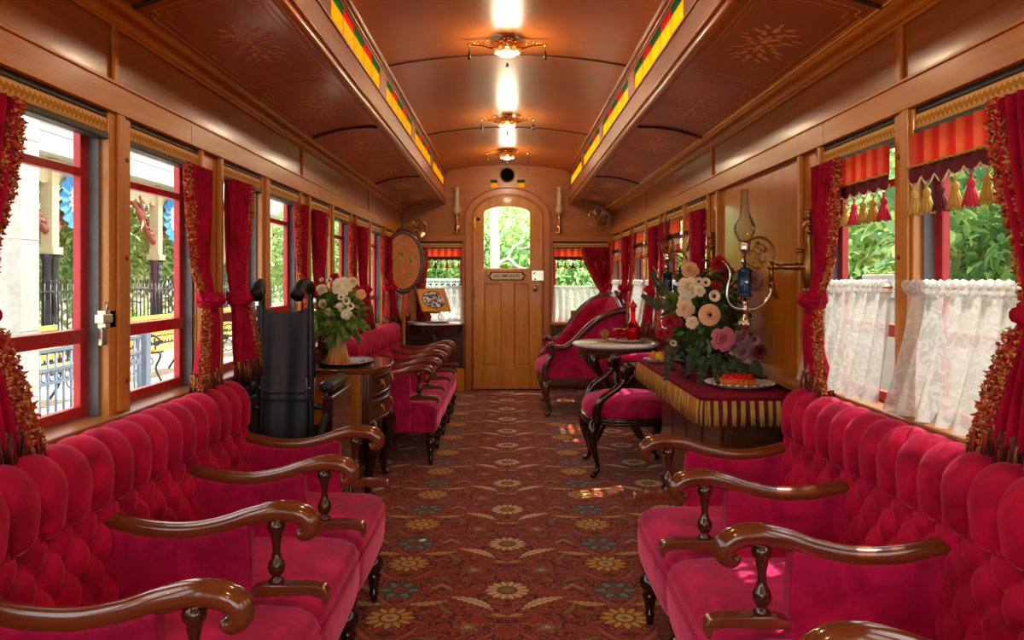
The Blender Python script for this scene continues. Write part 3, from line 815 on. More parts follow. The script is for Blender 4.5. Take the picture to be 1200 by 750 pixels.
def make_sofa(name):
    root = thing(name, 'x', 'sofa')
    b = MB()
    prof = [(.10,.385),(.2,.398),(.35,.402),(.5,.400),(.58,.395),(.615,.378),(.628,.355),(.626,.345),(.618,.340),(.626,.334),(.630,.31),(.628,.25),(.622,.215),(.60,.208),(.10,.208)]
    P = [Vector((p[0],0,p[1])) for p in prof]
    def fn(u, v):
        y = SL*u; i = v*(len(P)-1); k = int(min(i, len(P)-2)); p = P[k].lerp(P[k+1], i-k)
        ph = abs(math.sin(PI*y/SP))**.35
        d = (1-ph)
        x, z = p.x, p.z
        if z > .33: z -= .018*d; 
        if p.x > .5: x -= .012*d
        return (x, y, z)
    b.grid(fn, 24*NS, 28)
    for u in (0, 1):
        pts = [fn(u, j/28) for j in range(29)]; b.add(pts, [tuple(range(29))])
    seat = b.build('seat', M['velvet'], root)
    w = MB(); w.tube([(.6275-.012*(1-abs(math.sin(PI*y/SP))**.35), y, .340) for y in [SL*i/96 for i in range(97)]], .0045, 6); w.build('welt', M['velvet'], seat)
    sofa_back(root)
    # arm prototype meshes
    pb = MB()
    outline = [(.04,.21),(.04,.60),(.13,.575),(.22,.556),(.31,.553),(.39,.566),(.455,.585),(.462,.50),(.462,.40),(.462,.21)]
    pb.prism(outline, -.024, .024)
    pm = pb.mesh('arm_panel', [M['velvet']])
    rb = MB(); arm_rail(rb); rm = rb.mesh('arm_rail', [M['mahog']])
    bb = MB(); bb.lathe([(.018,.438),(.020,.444),(.012,.450),(.011,.455),(.018,.463),(.0215,.474),(.019,.486),(.012,.497),(.0095,.51),(.010,.53),(.014,.547),(.013,.553),(.020,.562),(.0225,.572),(.019,.582),(.012,.588),(.014,.60)], (.515,0,0), 16)
    bm_ = bb.mesh('baluster', [M['mahogy']])
    kb = MB(); kb.prism([(.455,.408),(.455,.428),(.49,.438),(.60,.437),(.632,.431),(.640,.418),(.638,.390),(.630,.387),(.626,.405),(.6,.412)], -.019, .019)
    km = kb.mesh('arm_base', [M['mahog']])
    for i in range(NS+1):
        p = inst('arm', pm, root, (0, SP*i, 0), bevel=.009)
        inst('arm_rail', rm, p); inst('baluster', bm_, p); inst('arm_base', km, p, bevel=.005)
    lb = MB(); lb.lathe([(0,0),(.012,0),(.014,.012),(.013,.02),(.016,.028),(.018,.036),(.013,.04),(.022,.085),(.026,.10),(.018,.106),(.028,.118),(.036,.135),(.034,.152),(.022,.165),(.018,.172),(.026,.180),(.030,.188),(.026,.21)], (0,0,0), 16)
    lm = lb.mesh('leg', [M['darkwood']])
    for i in range(NS+1):
        y = min(max(SP*i, .03), SL-.03)
        inst('leg', lm, root, (.585, y, 0)); inst('leg', lm, root, (.06, y, 0))
    return root
sofa = make_sofa('tufted_sofa')
sofa.location = (-1.065, .87, 0)
sofa['label'] = 'near left crimson tufted sofa with scrolled wooden arms, in front of the folded wheelchair'
s2 = copy_tree(sofa); s2.location = (-1.065, 4.78, 0)
s2['label'] = 'far left crimson tufted sofa seen end-on behind the drawer chest'
s3 = copy_tree(sofa); s3.location = (1.065, 2.62, 0); s3.rotation_euler = (0,0,PI)
s3['label'] = 'right crimson tufted sofa under the lace-curtained windows in the foreground'

# carved settee beside the round table, facing the aisle
def cab_leg(b, x, y, dx, dy, h, r=.03):
    pts = smoothpath([(x-dx*.01, y-dy*.01, h), (x+dx*.018, y+dy*.018, h*.86), (x+dx*.026, y+dy*.026, h*.68), (x+dx*.008, y+dy*.008, h*.42), (x-dx*.010, y-dy*.010, h*.22), (x-dx*.002, y-dy*.002, h*.08), (x+dx*.022, y+dy*.022, .015), (x+dx*.03, y+dy*.03, .012)], 4)
    b.tube(pts, lerpl([r*1.0, r*1.15, r*1.0, r*.62, r*.48, r*.48, r*.62, r*.3], len(pts)), 10)
st = thing('carved_settee', 'pink velvet settee with carved sloping frame beside the end door', 'settee', (1.04, 6.93, 0), PI)
W2 = .45
b = MB()                                                    # seat and front rail
def seatfn(u, v):
    a = u; y = -W2+.04+(2*W2-.08)*u
    bow = .06*math.sin(PI*u)
    prof = [(.12,.44),(.35,.462),(.55,.462),(.66,.452),(.715,.425),(.73,.39),(.725,.35),(.71,.335)]
    i = v*7; k = int(min(i, 6)); f = i-k; x = prof[k][0]*(1-f)+prof[k+1][0]*f; z = prof[k][1]*(1-f)+prof[k+1][1]*f
    return (x+bow*(x/.73), y, z+.012*math.sin(PI*u))
b.grid(seatfn, 20, 24); b.build('seat', M['velvet'], st)
b = MB()
for k, (dz, r) in enumerate(((.325,.012),(.305,.014),(.283,.012))):
    b.tube([(.715+.06*math.sin(PI*t/16)-.004*k, -W2+(2*W2)*t/16, dz) for t in range(17)], r, 8)
b.box(.0, .70, -W2, -W2+.03, .27, .33); b.box(.0, .70, W2-.03, W2, .27, .33); b.box(0, .03, -W2, W2, .27, .33)
b.build('seat_frame', M['rosewood'], st)
for sy in (-1, 1):
    y0 = sy*W2; up = .11 if sy < 0 else 0
    HZ = lambda p: tuple(p[:-1])+(p[-1]+up*max(0, min(1, (.60-p[0])/.3)) if p[-1] > .58 else p[-1],)
    b = MB(); path = [(.70,.30),(.715,.36),(.70,.44),(.67,.52),(.68,.565),(.62,.575),(.54,.59),(.45,.66),(.34,.77),(.22,.85),(.1,.885),(.03,.89),(.03,.30)]
    b.prism([HZ(p) for p in path], y0-sy*.035, y0-sy*.008); b.build('side_panel', M['velvet'], st, bevel=.004)
    def inner(u, v):
        k = 4+u*7; i = min(int(k), 10); f = k-i; P_ = path[i] if i < len(path) else path[-1]; Q_ = path[min(i+1, 11)]
        x, z = HZ((P_[0]*(1-f)+Q_[0]*f, P_[1]*(1-f)+Q_[1]*f)); zz = .42+(z-.43)*v
        return (x, y0-sy*(.038+.026*tuft(x, zz, .15, .15)*math.sin(PI*min(1, max(0.02, v)))**.4), zz)
    b = MB(); b.grid(inner, 60, 30); b.build('tufted_lining', M['velvet2'], st)
    b = MB(); pts = smoothpath([HZ(p) for p in [(.705,y0,.31),(.722,y0,.37),(.705,y0,.45),(.668,y0,.52),(.672,y0,.565),(.690,y0,.595),(.665,y0,.612),(.63,y0,.590),(.55,y0,.592),(.46,y0,.655),(.35,y0,.765),(.23,y0,.85),(.11,y0,.892),(.03,y0,.90)]], 5)
    b.tube(pts, [(a, .026) for a in lerpl([.028,.030,.026,.022,.024,.024,.022,.022,.022,.026,.03,.03,.028,.028], len(pts))], 10)
    b.tube([(p[0]+.006, p[1]-.0, p[2]+.016) for p in pts[40:]], (.008,.012), 6)
    b.lathe([(0,-.03),(.016,-.028),(.024,-.01),(.024,.01),(.016,.028),(0,.03)], (.677,y0,.600), 12, 'y')
    b.build('arm_frame', M['rosewood'], st)
    b = MB(); cab_leg(b, .69, sy*(W2-.03), 1, sy*.3, .30, .034); b.build('leg', M['rosewood'], st)
    b = MB(); pts = smoothpath([(.05,sy*(W2-.05),.30),(.04,sy*(W2-.05),.15),(.0,sy*(W2-.05),.01)], 5); b.tube(pts, lerpl([.026,.02,.016], len(pts)), 8); b.build('leg', M['rosewood'], st)
b = MB()
def bfn(u, v):
    y = -W2+.03+(2*W2-.06)*u; z = .42+(.5+.10*math.sin(PI*u))*v
    cx = abs(2*u-1); wrap = .34*max(0, cx-.62)/.38 
    x = .16-.07*v+wrap*(1-v)**1.2*1.0
    d = .028*tuft(y, z-.42, .20, .17)*min(1, (1-v)*6+.15)
    return (x+d, y+(-.02 if y > 0 else .02)*0, z)
b.grid(bfn, 70, 44); b.build('backrest', M['velvet2'], st)
b = MB(); pts = [(.045+.02*math.sin(PI*t/20), -W2+2*W2*t/20, .90+.115*math.sin(PI*t/20)) for t in range(21)]
b.tube(pts, (.03, .03), 10)
b.tube([(p[0]+.03, p[1], p[2]+.004) for p in pts], .009, 6)
b.ball((.06,0,1.03), (.03,.09,.035), 12, 8); b.build('crest_rail', M['rosewood'], st)
b = MB(); b.grid(lambda u, v: (.02, -W2+.01+(2*W2-.02)*u, .3+(.6+.11*math.sin(PI*u))*v), 12, 6); b.build('back_panel', M['velvet'], st)

# low tub chair in front of the round table
tc = thing('tub_chair', 'low pink velvet tub chair with black cabriole legs beside the fringed table', 'chair', (.735, 4.72, 0), PI)
def sup(a, rx, ry, e=.75):
    c, s_ = math.cos(a), math.sin(a)
    return (rx*abs(c)**e*(1 if c > 0 else -1), ry*abs(s_)**e*(1 if s_ > 0 else -1))
b = MB(); prof = [(0,.478),(.3,.476),(.6,.468),(.85,.445),(.97,.415),(1.0,.385),(.985,.36),(.97,.35)]
def sf(u, v):
    i = v*7; k = int(min(i, 6)); f = i-k; r = prof[k][0]*(1-f)+prof[k+1][0]*f; z = prof[k][1]*(1-f)+prof[k+1][1]*f
    x, y = sup(2*PI*u, .275*r, .275*r); return (x, y, z)
b.grid(sf, 40, 28, closed_u=True); b.build('seat', M['velvet'], tc)
b = MB()
for (z, r, w_) in ((.348,.013,.008),(.335,.014,.016),(.318,.01,.012)):
    b.tube([(*sup(2*PI*t/40, .272, .272), z) for t in range(40)], (w_, r), 8, closed=True, up=(0,0,1))
b.build('seat_frame', M['darkwood'], tc)
for sx in (-1, 1):
    for sy in (-1, 1):
        b = MB(); cab_leg(b, sx*.215, sy*.215, sx*(1 if sx > 0 else .7), sy*.8, .335, .03); b.build('leg', M['darkwood'], tc)
for sy in (-1, 1):
    b = MB(); pts = smoothpath([(.215,sy*.235,.33),(.215,sy*.262,.40),(.18,sy*.27,.47),(.10,sy*.275,.53),(.055,sy*.28,.58),(.06,sy*.28,.625),(.04,sy*.28,.655),(.0,sy*.275,.655)], 5)
    b.tube(pts, [(a, .024) for a in lerpl([.026,.026,.022,.021,.022,.026,.024,.02], len(pts))], 10)
    b.lathe([(0,-.03),(.018,-.026),(.024,0),(.018,.026),(0,.03)], (.05,sy*.28,.645), 12, 'y'); b.build('arm_post', M['darkwood'], tc)
b = MB(); pts = []
for t in range(25):
    a = PI*t/24; pts.append((-.28*math.sin(a), .28*math.cos(a), .648+.02*math.sin(a)))
b.tube(pts, lerpl([.02,.03,.034,.036,.034,.03,.02], 25), 12); b.build('padded_rail', M['velvet'], tc)
b = MB(); b.tube([(p[0]*1.02, p[1]*1.02, p[2]-.035) for p in pts], (.014,.02), 8, up=(0,0,1)); b.build('back_rail', M['darkwood'], tc)
for a in (.32, .5, .68):
    b = MB(); x, y = -.27*math.sin(PI*a), .27*math.cos(PI*a)
    b.lathe([(.012,.33),(.016,.37),(.010,.40),(.018,.46),(.022,.50),(.014,.54),(.010,.58),(.016,.62)], (x,y,0), 10); b.build('back_spindle', M['darkwood'], tc)

# marble topped round table
rt = thing('round_table', 'round white marble-topped table between tub chair and settee', 'table', (.762, 5.36, 0))
b = MB(); b.lathe([(0,.697),(.29,.697),(.302,.702),(.308,.712),(.304,.722),(.29,.727),(0,.728)], n=48); b.build('marble_top', M['marble'], rt)
b = MB(); n = 64; vs = []; 
for k in range(n):
    a = 2*PI*k/n; low = .645-.022*abs(math.sin(a*5))
    vs += [(.272*math.cos(a), .272*math.sin(a), .697), (.268*math.cos(a), .268*math.sin(a), low), (.25*math.cos(a), .25*math.sin(a), low), (.25*math.cos(a), .25*math.sin(a), .697)]
fs = []
for k in range(n):
    j = (k+1) % n
    for q in range(3): fs.append((4*k+q, 4*j+q, 4*j+q+1, 4*k+q+1))
b.add(vs, fs, True); b.tube([(.274*math.cos(2*PI*t/48), .274*math.sin(2*PI*t/48), .688) for t in range(48)], .008, 6, closed=True)
b.build('apron', M['rosewood'], rt)
for q in range(4):
    a = PI/4+q*PI/2; ca, sa = math.cos(a), math.sin(a); b = MB()
    pts = smoothpath([(.235*ca,.235*sa,.67),(.25*ca,.25*sa,.60),(.19*ca,.19*sa,.52),(.10*ca,.10*sa,.44),(.055*ca,.055*sa,.34),(.07*ca,.07*sa,.25),(.15*ca,.15*sa,.17),(.22*ca,.22*sa,.08),(.27*ca,.27*sa,.02)], 5)
    b.tube(pts, lerpl([.03,.034,.026,.022,.022,.028,.024,.02,.016], len(pts)), 8); b.build('leg', M['darkwood'], rt)
b = MB(); b.lathe([(0,.15),(.02,.155),(.03,.18),(.02,.2),(.045,.24),(.05,.32),(.03,.38),(.04,.42),(.02,.46),(.02,.64),(0,.65)], n=14); b.build('pedestal', M['darkwood'], rt)

# demi-lune console at the far left end
cn = thing('console_table', 'half-round marble-topped console under the far left end window', 'table', (-.75, YE-.02, 0))
def half(r, n=24): return [(r*math.cos(PI+PI*t/n), r*math.sin(PI+PI*t/n)) for t in range(n+1)]
b = MB(); b.prism(half(.30), .695, .722, 'xy'); b.build('marble_top', M['marble'], cn, bevel=.005)
b = MB(); hp = half(.27, 70)
vs = []; fs = []
for k, p in enumerate(hp):
    low = .60+.035*abs(math.sin(k/70*PI*6))-.0
    q = (p[0]*.94, p[1]*.94); vs += [(p[0],p[1],.695),(p[0],p[1],low),(q[0],q[1],low),(q[0],q[1],.695)]
for k in range(len(hp)-1):
    for q in range(3): fs.append((4*k+q, 4*k+4+q, 4*k+5+q, 4*k+1+q))
b.add(vs, fs, True)
for k in range(7):
    p = half(.268, 6)[k]; b.lathe([(0,.572),(.008,.578),(.010,.588),(.005,.596),(.008,.606)], (p[0],p[1],0), 8)
b.build('apron', M['rosewood'], cn)
b = MB(); b.lathe([(.03,.0),(.03,.1),(.018,.13),(.028,.2),(.034,.34),(.018,.42),(.03,.5),(.038,.55),(.02,.60),(.02,.69)], (0,-.16,0), 14); b.build('pedestal', M['rosewood'], cn)
b = MB(); b.prism(half(.18), .02, .06, 'xy'); b.build('base', M['darkwood'], cn, bevel=.006)
for sx in (-1, 0, 1):
    b = MB(); b.ball((sx*.14, -.06-.08*(sx == 0), .012), (.024,.024,.012), 8, 5); b.build('foot', M['darkwood'], cn)

# bow-fronted chest of drawers on cabriole legs
ch = thing('drawer_chest', 'bow-fronted walnut chest of drawers on cabriole legs behind the wheelchair', 'chest', (-1.06, 4.02, 0))
DY = .60; DXX = .34
def bow(y): return DXX+.05*math.sin(PI*min(max(y/DY, 0), 1))
b = MB(); b.box(0, DXX-.01, 0, .015, .39, .665); b.box(0, DXX-.01, DY-.015, DY, .39, .665); b.box(0, .015, 0, DY, .39, .665)
b.build('side_panels', M['chestside'], ch)
b = MB(); b.prism([(.01,.0),(DXX-.02,0)]+[(bow(DY*t/12)-.03, DY*t/12) for t in range(13)]+[(.01,DY)], .375, .40, 'xy'); b.build('bottom_board', M['chestdark'], ch)
for yy in (.0, DY):
    b = MB(); b.box(DXX-.04, DXX+.004, yy-.012 if yy == 0 else yy-.035, yy+.035 if yy == 0 else yy+.012, .36, .67)
    for dx in (0, .014, .028): b.tube([(DXX-.034+dx, yy-.012 if yy == 0 else yy+.012, .37), (DXX-.034+dx, yy-.012 if yy == 0 else yy+.012, .66)], .005, 6)
    b.build('corner_post', M['chestdark'], ch)
for r in range(2):
    z0 = .40+r*.135; z1 = z0+.125
    b = MB(); n = 12
    poly = [(bow(.03+(DY-.06)*t/n)-.02, .03+(DY-.06)*t/n) for t in range(n+1)]+[(bow(.03+(DY-.06)*t/n), .03+(DY-.06)*t/n) for t in range(n, -1, -1)]
    b.prism(poly, z0, z1, 'xy'); dr = b.build('drawer', M['chestdark'], ch, bevel=.004)
    b = MB()
    for zz in (z0+.014, z1-.014): b.tube([(bow(.05+(DY-.1)*t/n)+.002, .05+(DY-.1)*t/n, zz) for t in range(n+1)], .004, 5)
    b.build('bead', M['mahog'], dr)
    for yy in (.15, .45):
        x = bow(yy); zc = (z0+z1)/2; b = MB()
        b.box(x-.001, x+.004, yy-.022, yy+.022, zc-.006, zc+.022); b.ball((x+.006,yy-.02,zc+.012), .007, 8, 5); b.ball((x+.006,yy+.02,zc+.012), .007, 8, 5)
        b.tube(smoothpath([(x+.01,yy-.02,zc+.01),(x+.016,yy-.016,zc-.014),(x+.018,yy,zc-.022),(x+.016,yy+.016,zc-.014),(x+.01,yy+.02,zc+.01)], 4), .0035, 6)
        b.build('drawer_pull', M['brass'], dr)
b = MB(); poly = [(0,-.02),(DXX-.03,-.02),(DXX+.02,.01)]+[(bow(DY*t/12)+.025, DY*t/12) for t in range(1, 12)]+[(DXX+.02,DY-.01),(DXX-.03,DY+.02),(0,DY+.02)]
b.prism(poly, .665, .692, 'xy'); b.build('chest_top', M['mahog'], ch, bevel=.007)
b = MB(); poly = [(.05,.36),(.1,.345),(DY/2-.05,.375),(DY/2,.33),(DY/2+.05,.375),(DY-.1,.345),(DY-.05,.36),(DY-.05,.40),(.05,.40)]
b.prism(poly, DXX-.01, DXX+.012, 'yz'); b.build('apron', M['chestdark'], ch)
for yy, sy in ((.03,-1), (DY-.03,1)):
    b = MB(); cab_leg(b, DXX-.01, yy, .8, sy*.2, .40, .042); b.build('leg', M['darkwood'], ch)
    b = MB(); cab_leg(b, .06, yy, -.3, sy*.2, .39, .03); b.build('leg', M['darkwood'], ch)

# pole screen with an oval embroidered panel
psn = thing('pole_screen', 'pole screen with an oval floral embroidered panel in a carved frame', 'fire screen', (-.945, 7.0, 0))
b = MB(); b.lathe([(.012,.14),(.026,.16),(.03,.2),(.018,.24),(.014,.4),(.014,.50),(.022,.52),(.024,.545),(.018,.56),(.016,.6),(.017,.98),(.022,1.0),(.012,1.03)], n=12); b.build('pole', M['post'], psn)
for q in range(3):
    a = q*2*PI/3+.5; ca, sa = math.cos(a), math.sin(a); b = MB()
    pts = smoothpath([(.01*ca,.01*sa,.2),(.05*ca,.05*sa,.17),(.09*ca,.09*sa,.09),(.125*ca,.125*sa,.02)], 4); b.tube(pts, lerpl([.018,.016,.012,.014], len(pts)), 8); b.build('foot', M['darkwood'], psn)
yaw = .18; cz = 1.325
b = MB(); n = 40; b.M = Matrix.Translation((0,-.025,cz)) @ Matrix.Rotation(yaw, 4, 'Z')
ov = lambda rx, rz: [(rx*math.cos(2*PI*t/n), rz*math.sin(2*PI*t/n)) for t in range(n)]
b.tube([(p[0], 0, p[1]) for p in ov(.172,.268)], (.018,.018), 8, closed=True); b.tube([(p[0], -.012, p[1]) for p in ov(.160,.254)], .006, 6, closed=True)
for (dx, dz, r) in ((0,.30,.024),(-.03,.288,.018),(.03,.288,.018),(-.055,.275,.014),(.055,.275,.014),(0,.325,.014),(0,-.29,.02),(-.03,-.28,.014),(.03,-.28,.014)): b.ball((dx,-.004,dz), (r,.012,r), 10, 6)
fr = b.build('oval_frame', M['rosewood'], psn)
b = MB(); b.M = Matrix.Translation((0,-.025,cz)) @ Matrix.Rotation(yaw, 4, 'Z'); b.prism(ov(.166,.262), -.006, .008); b.build('embroidered_panel', M['embroidery'], psn)
# ================================================================== soft furnishings at the windows
FR = [M['fr_red'], M['fr_orange'], M['fr_gold'], M['fr_orange'], M['fr_red']]
HF = [M['fr_red'], M['fr_brown'], M['fr_gold2'], M['fr_maroon'], M['fr_brown']]
def blind_mesh(L):
    b = MB(); b.grid(lambda u, v: (.0+.008*math.sin(PI*v), L*u, -.021+.042*v), 2, 10)
    b.add([(0,0,-.021),(0,L,-.021),(0,L,.021),(0,0,.021)], [(0,1,2,3)])
    return b.mesh('patterned_band', [M['blind']])
def make_blind(L, name='roller_blind'):
    r = thing(name, 'x', 'blind')
    inst('patterned_band', blind_mesh(L), r, (-.006, 0, 0))
    b = MB(); b.box(-.03, .0, 0, L, .021, .042); b.box(-.034, .006, -.0, L, -.040, -.021)
    b.build('blind_rail', M['green_dark'], r, bevel=.003)
    return r
def place(o, loc, rz, label, group=None):
    o.location = loc; o.rotation_euler = (0,0,rz); o['label'] = label
    if group: o['group'] = group
    return o
# local +x points into the car; left wall rz=0, right wall rz=pi (runs backwards)
pb_ = {}
ordn = ['nearest', 'second', 'third', 'fourth', 'fifth', 'sixth', 'seventh', 'eighth', 'ninth', 'tenth']
for sd, ST in ((-1, LS), (1, RS)):
    cnt = 0
    for i, s in enumerate(ST):
        if i < 3 or (sd > 0 and i == 4): continue
        for j in (0, 1):
            y0 = s+.6*j; L = .48 if (sd < 0 and j == 0) else .5
            if L not in pb_: pb_[L] = make_blind(L); o = pb_[L]
            else: o = copy_tree(pb_[L])
            lab = '%s rolled gold zigzag blind counting from the camera along the %s wall' % (ordn[cnt], 'left' if sd < 0 else 'right'); cnt += 1
            if sd < 0: place(o, (-1.095, y0, 1.582), 0, lab, 'roller blinds above the windows')
            else: place(o, (1.095, y0+L, 1.582), PI, lab, 'roller blinds above the windows')
for key, lab in (('l', 'rolled zigzag blind over the end window left of the door'), ('r', 'rolled zigzag blind over the end window right of the door')):
    xa, xb = WX[key]; o = make_blind(xb-xa); place(o, (xb if False else xa, YE+.012, wz1-.04), -PI/2, lab, 'roller blinds above the windows')

# draped curtains. local frame: wall plane x=0, +x into room, +y from fixed edge to free edge
def make_curtain(flip=1, wtop=.21, wtie=.075, wbot=.20, H=.76, dense=1.0, seed=1):
    r = thing('red_curtain', 'x', 'curtain'); rr = random.Random(seed)
    vt = .60
    def wd(v):
        if v < vt: t = v/vt; return wtop+(wtie-wtop)*(t**1.35)
        t = (v-vt)/(1-vt); return wtie+(wbot-wtie)*(t**.75)
    def fx(u, v):
        w = wd(v); am = .012+.010*(w/.25)
        return .026+.012*u+.03*max(0, min(1, (v-.45)*4))+am*math.sin(u*2*PI*5.5+.6*math.sin(v*4))+.004*math.sin(u*31+v*9)
    def fn(u, v):
        return (fx(u, v), flip*wd(v)*u, H*(1-v))
    b = MB(); b.grid(fn, 72, 36); b.grid(lambda u, v: (fx(u, v)-.004, flip*wd(v)*u, H*(1-v)), 72, 36); b.build('drape', M['curtain'], r)
    def strand(b, p, d, L, rad):
        d = Vector(d).normalized(); b.cur = rr.randrange(5)
        p = Vector(p); a = d.orthogonal().normalized(); c = d.cross(a)
        q = p+d*L; vs = []
        for k in range(3): 
            t = 2*PI*k/3; vs.append(p+a*rad*math.cos(t)+c*rad*math.sin(t))
        vs.append(q); b.add(vs, [(0,1,3),(1,2,3),(2,0,3)], True)
    b = MB()
    for k in range(int(2600*dense)):                        # bullion fringe along the free edge
        v = rr.random(); 
        if abs(v-vt) < .04: continue
        x, y, z = fn(1, v); off = rr.uniform(-.030, .034)
        wgt = .5+min(1, max(0, v-.02)*6)*.5
        strand(b, (x+rr.uniform(.002,.016), y+flip*off*wgt, z), (rr.uniform(-.2,.9), flip*rr.uniform(-.8,.8), rr.uniform(-1.0,.6)), rr.uniform(.006,.013), .005)
    b.cur = 0; b.grid(lambda u, v: (fx(1, v)+.004+.006*math.sin(u*PI), flip*(wd(v)+(-.030+.060*u)*(.5+min(1, v*6)*.5)), H*(1-v)), 4, 60)
    b.build('edge_fringe', FR, r)
    b = MB()
    for k in range(int(520*dense)):                        # tasselled hem
        u = rr.random(); x, y, z = fn(u, 1)
        strand(b, (x+rr.uniform(-.005,.01), y, z+.055+rr.uniform(-.02,.01)), (rr.uniform(-.05,.25), rr.uniform(-.15,.25)*flip, -1), rr.uniform(.06,.085), .0045)
    b.build('hem_fringe', HF, r)
    b = MB()                                               # ruched tie-back
    zt_ = H*(1-vt); n = 24
    for q, (dz, rad) in enumerate(((.016,.011),(0,.014),(-.017,.011))):
        pts = []
        for t in range(n):
            a = 2*PI*t/n; k_ = 1+.10*math.sin(a*9+q*2)
            pts.append((.052+.030*math.cos(a)*k_, flip*(wtie*.5+(wtie*.62)*math.sin(a)*k_), zt_+dz))
        b.tube(pts, [rad*(1+.25*math.sin(t*2.3+q)) for t in range(n)], 6, closed=True)
    for q in range(5): b.ball((.086+.006*rr.random(), flip*(wtie*.2+q*.014), zt_+rr.uniform(-.02,.02)), (.014,.012,.016), 7, 5)
    b.build('tieback', M['curtain'], r)
    return r
cproto = {}
def curtain(sd, y, toward, label, first=[True]):
    # toward: +1 free edge runs to larger y
    flip = toward if sd < 0 else -toward
    if flip not in cproto: cproto[flip] = make_curtain(flip); o = cproto[flip]
    else: o = copy_tree(cproto[flip])
    place(o, (sd*1.09, y, .785), 0 if sd < 0 else PI, label, 'red velvet curtains along the side windows')
cL = [(LS[3]-.19, 1, 'red curtain at the extreme left edge, nearest left window'),
      (LS[3]+1.1, -1, 'red curtain with gold fringe ending beside the wide left post before the wheelchair'),
      (LS[4]+.0, 1, 'red curtain directly behind the wheelchair on its window side'),
      (LS[4]+1.1, -1, 'gold-fringed red curtain seen just right above the wheelchair handle'),
      (LS[5], 1, 'red curtain behind the flower vase on the left wall'),
      (LS[5]+1.1, -1, 'gold-fringed red curtain between the flower vase and the pole screen'),
      (LS[6], 1, 'red curtain on the left wall over the near end of the far sofa'),
      (LS[6]+1.1, -1, 'gold-fringed red curtain directly left of the oval pole screen'),
      (LS[7], 1, 'red curtain behind the oval pole screen'),
      (LS[7]+1.1, -1, 'last red curtain of the left wall beside the end corner')]
for (y, t, lab) in cL: curtain(-1, y, t, lab)
cR = [(RS[3]-.12, 1, 'red curtain at the extreme right edge, nearest right window'),
      (RS[3]+1.08, -1, 'gold-fringed red curtain beside the brass wall bracket and lace curtains'),
      (RS[5], 1, 'red curtain just past the right panelled wall, nearer edge of its window pair'),
      (RS[5]+1.1, -1, 'red curtain above the red decanter on the right wall'),
      (RS[6], 1, 'red curtain on the right wall behind the decanter, third pair of windows'),
      (RS[6]+1.1, -1, 'gold-fringed red curtain beside the settee back on the right wall'),
      (RS[7], 1, 'red curtain on the right wall over the settee, last pair of windows'),
      (RS[7]+1.08, -1, 'last red curtain of the right wall beside the end corner')]
for (y, t, lab) in cR: curtain(1, y, t, lab)
# end wall curtains (wall plane faces -Y)
o = make_curtain(1, .30, .09, .22, wz1-wz0-.06, .5, 5); o.name = 'red_curtain'
place(o, (WX['r'][1]+.03, YE-.005, wz0), -PI/2, 'swagged red curtain on the right end window beside the corner')
# rz=-pi/2 : local x -> world -Y, local y -> world +X ; need free edge toward -X
for ch_ in o.children: ch_.scale = (1, -1, 1)
o = make_curtain(1, .10, .06, .13, wz1-wz0-.06, .4, 6)
place(o, (WX['l'][0]-.03, YE-.005, wz0), -PI/2, 'narrow red curtain on the left end window behind the picture stand')

# red striped valances with tassels
def tassel_mesh(mat):
    b = MB(); b.lathe([(.0,.0),(.0025,-.002),(.003,-.016),(.0085,-.02),(.010,-.028),(.0085,-.034),(.007,-.037),(.011,-.05),(.015,-.068),(.0185,-.078),(.0,-.076)], n=12)
    for k in range(12):
        a = 2*PI*k/12; b.tube([(.007*math.cos(a), .007*math.sin(a), -.037), (.013*math.cos(a), .013*math.sin(a), -.06), (.018*math.cos(a), .018*math.sin(a), -.082)], [.002,.0025,.003], 4)
    return b.mesh('tassel', [mat])
TM = [tassel_mesh(M['t_pink']), tassel_mesh(M['fr_gold2']), tassel_mesh(M['fr_maroon']), tassel_mesh(M['t_pink'])]
def make_valance(L, n, sc=1.0):
    r = thing('tasselled_valance', 'x', 'valance')
    b = MB(); b.grid(lambda u, v: (.012+.006*math.sin(u*L/.07*2*PI), L*u, -.09*v*sc), 60, 3); b.build('striped_cloth', M['valance'], r)
    b = MB()
    def sc_fn(u, v): 
        return (.016+.004*math.sin(u*L/.07*2*PI), L*u, (-.088-(.030+.014*abs(math.sin(u*n*PI)))*v)*sc)
    b.grid(sc_fn, 80, 3); b.build('scalloped_hem', M['fr_maroon'], r)
    b = MB(); b.tube([(.020+.002*math.sin(t*1.9), L*t/60, -.088*sc+.002*math.sin(t*2.4)) for t in range(61)], .0035, 6); b.build('gold_cord', M['fr_gold2'], r)
    b = MB()
    for k in range(n):                                     # looped lattice fringe the tassels hang from
        for q in (-1, 1): b.tube([(.016, L*(k+.5)/n+q*L/n*.5, -.118*sc), (.016, L*(k+.5)/n+q*L/n*.25, -.135*sc), (.016, L*(k+.5)/n, -.146*sc)], .0022, 4)
    b.build('loop_fringe', M['cream'], r)
    for k in range(n):
        t = inst('tassel', TM[(k*1+0) % 4 if k % 3 else 1], r, (.018, L*(k+.5)/n, -.135*sc)); t.scale = (1, 1, sc)
    return r
vp = make_valance(.5, 8); first = True; cnt = 0
for i in (3, 5, 6, 7):
    for j in (0, 1):
        o = vp if first else copy_tree(vp); first = False
        place(o, (1.092, RS[i]+.6*j+.5, 1.545), PI, '%s tasselled red valance counting from the camera along the right wall' % ordn[cnt], 'tasselled valances on the right wall'); cnt += 1
for key, lab in (('l', 'tasselled red valance on the end window left of the door'), ('r', 'tasselled red valance on the end window right of the door')):
    xa, xb = WX[key]; o = make_valance(xb-xa-.02, 7, .95); place(o, (xa+.01, YE-.0, wz1-.075), -PI/2, lab)

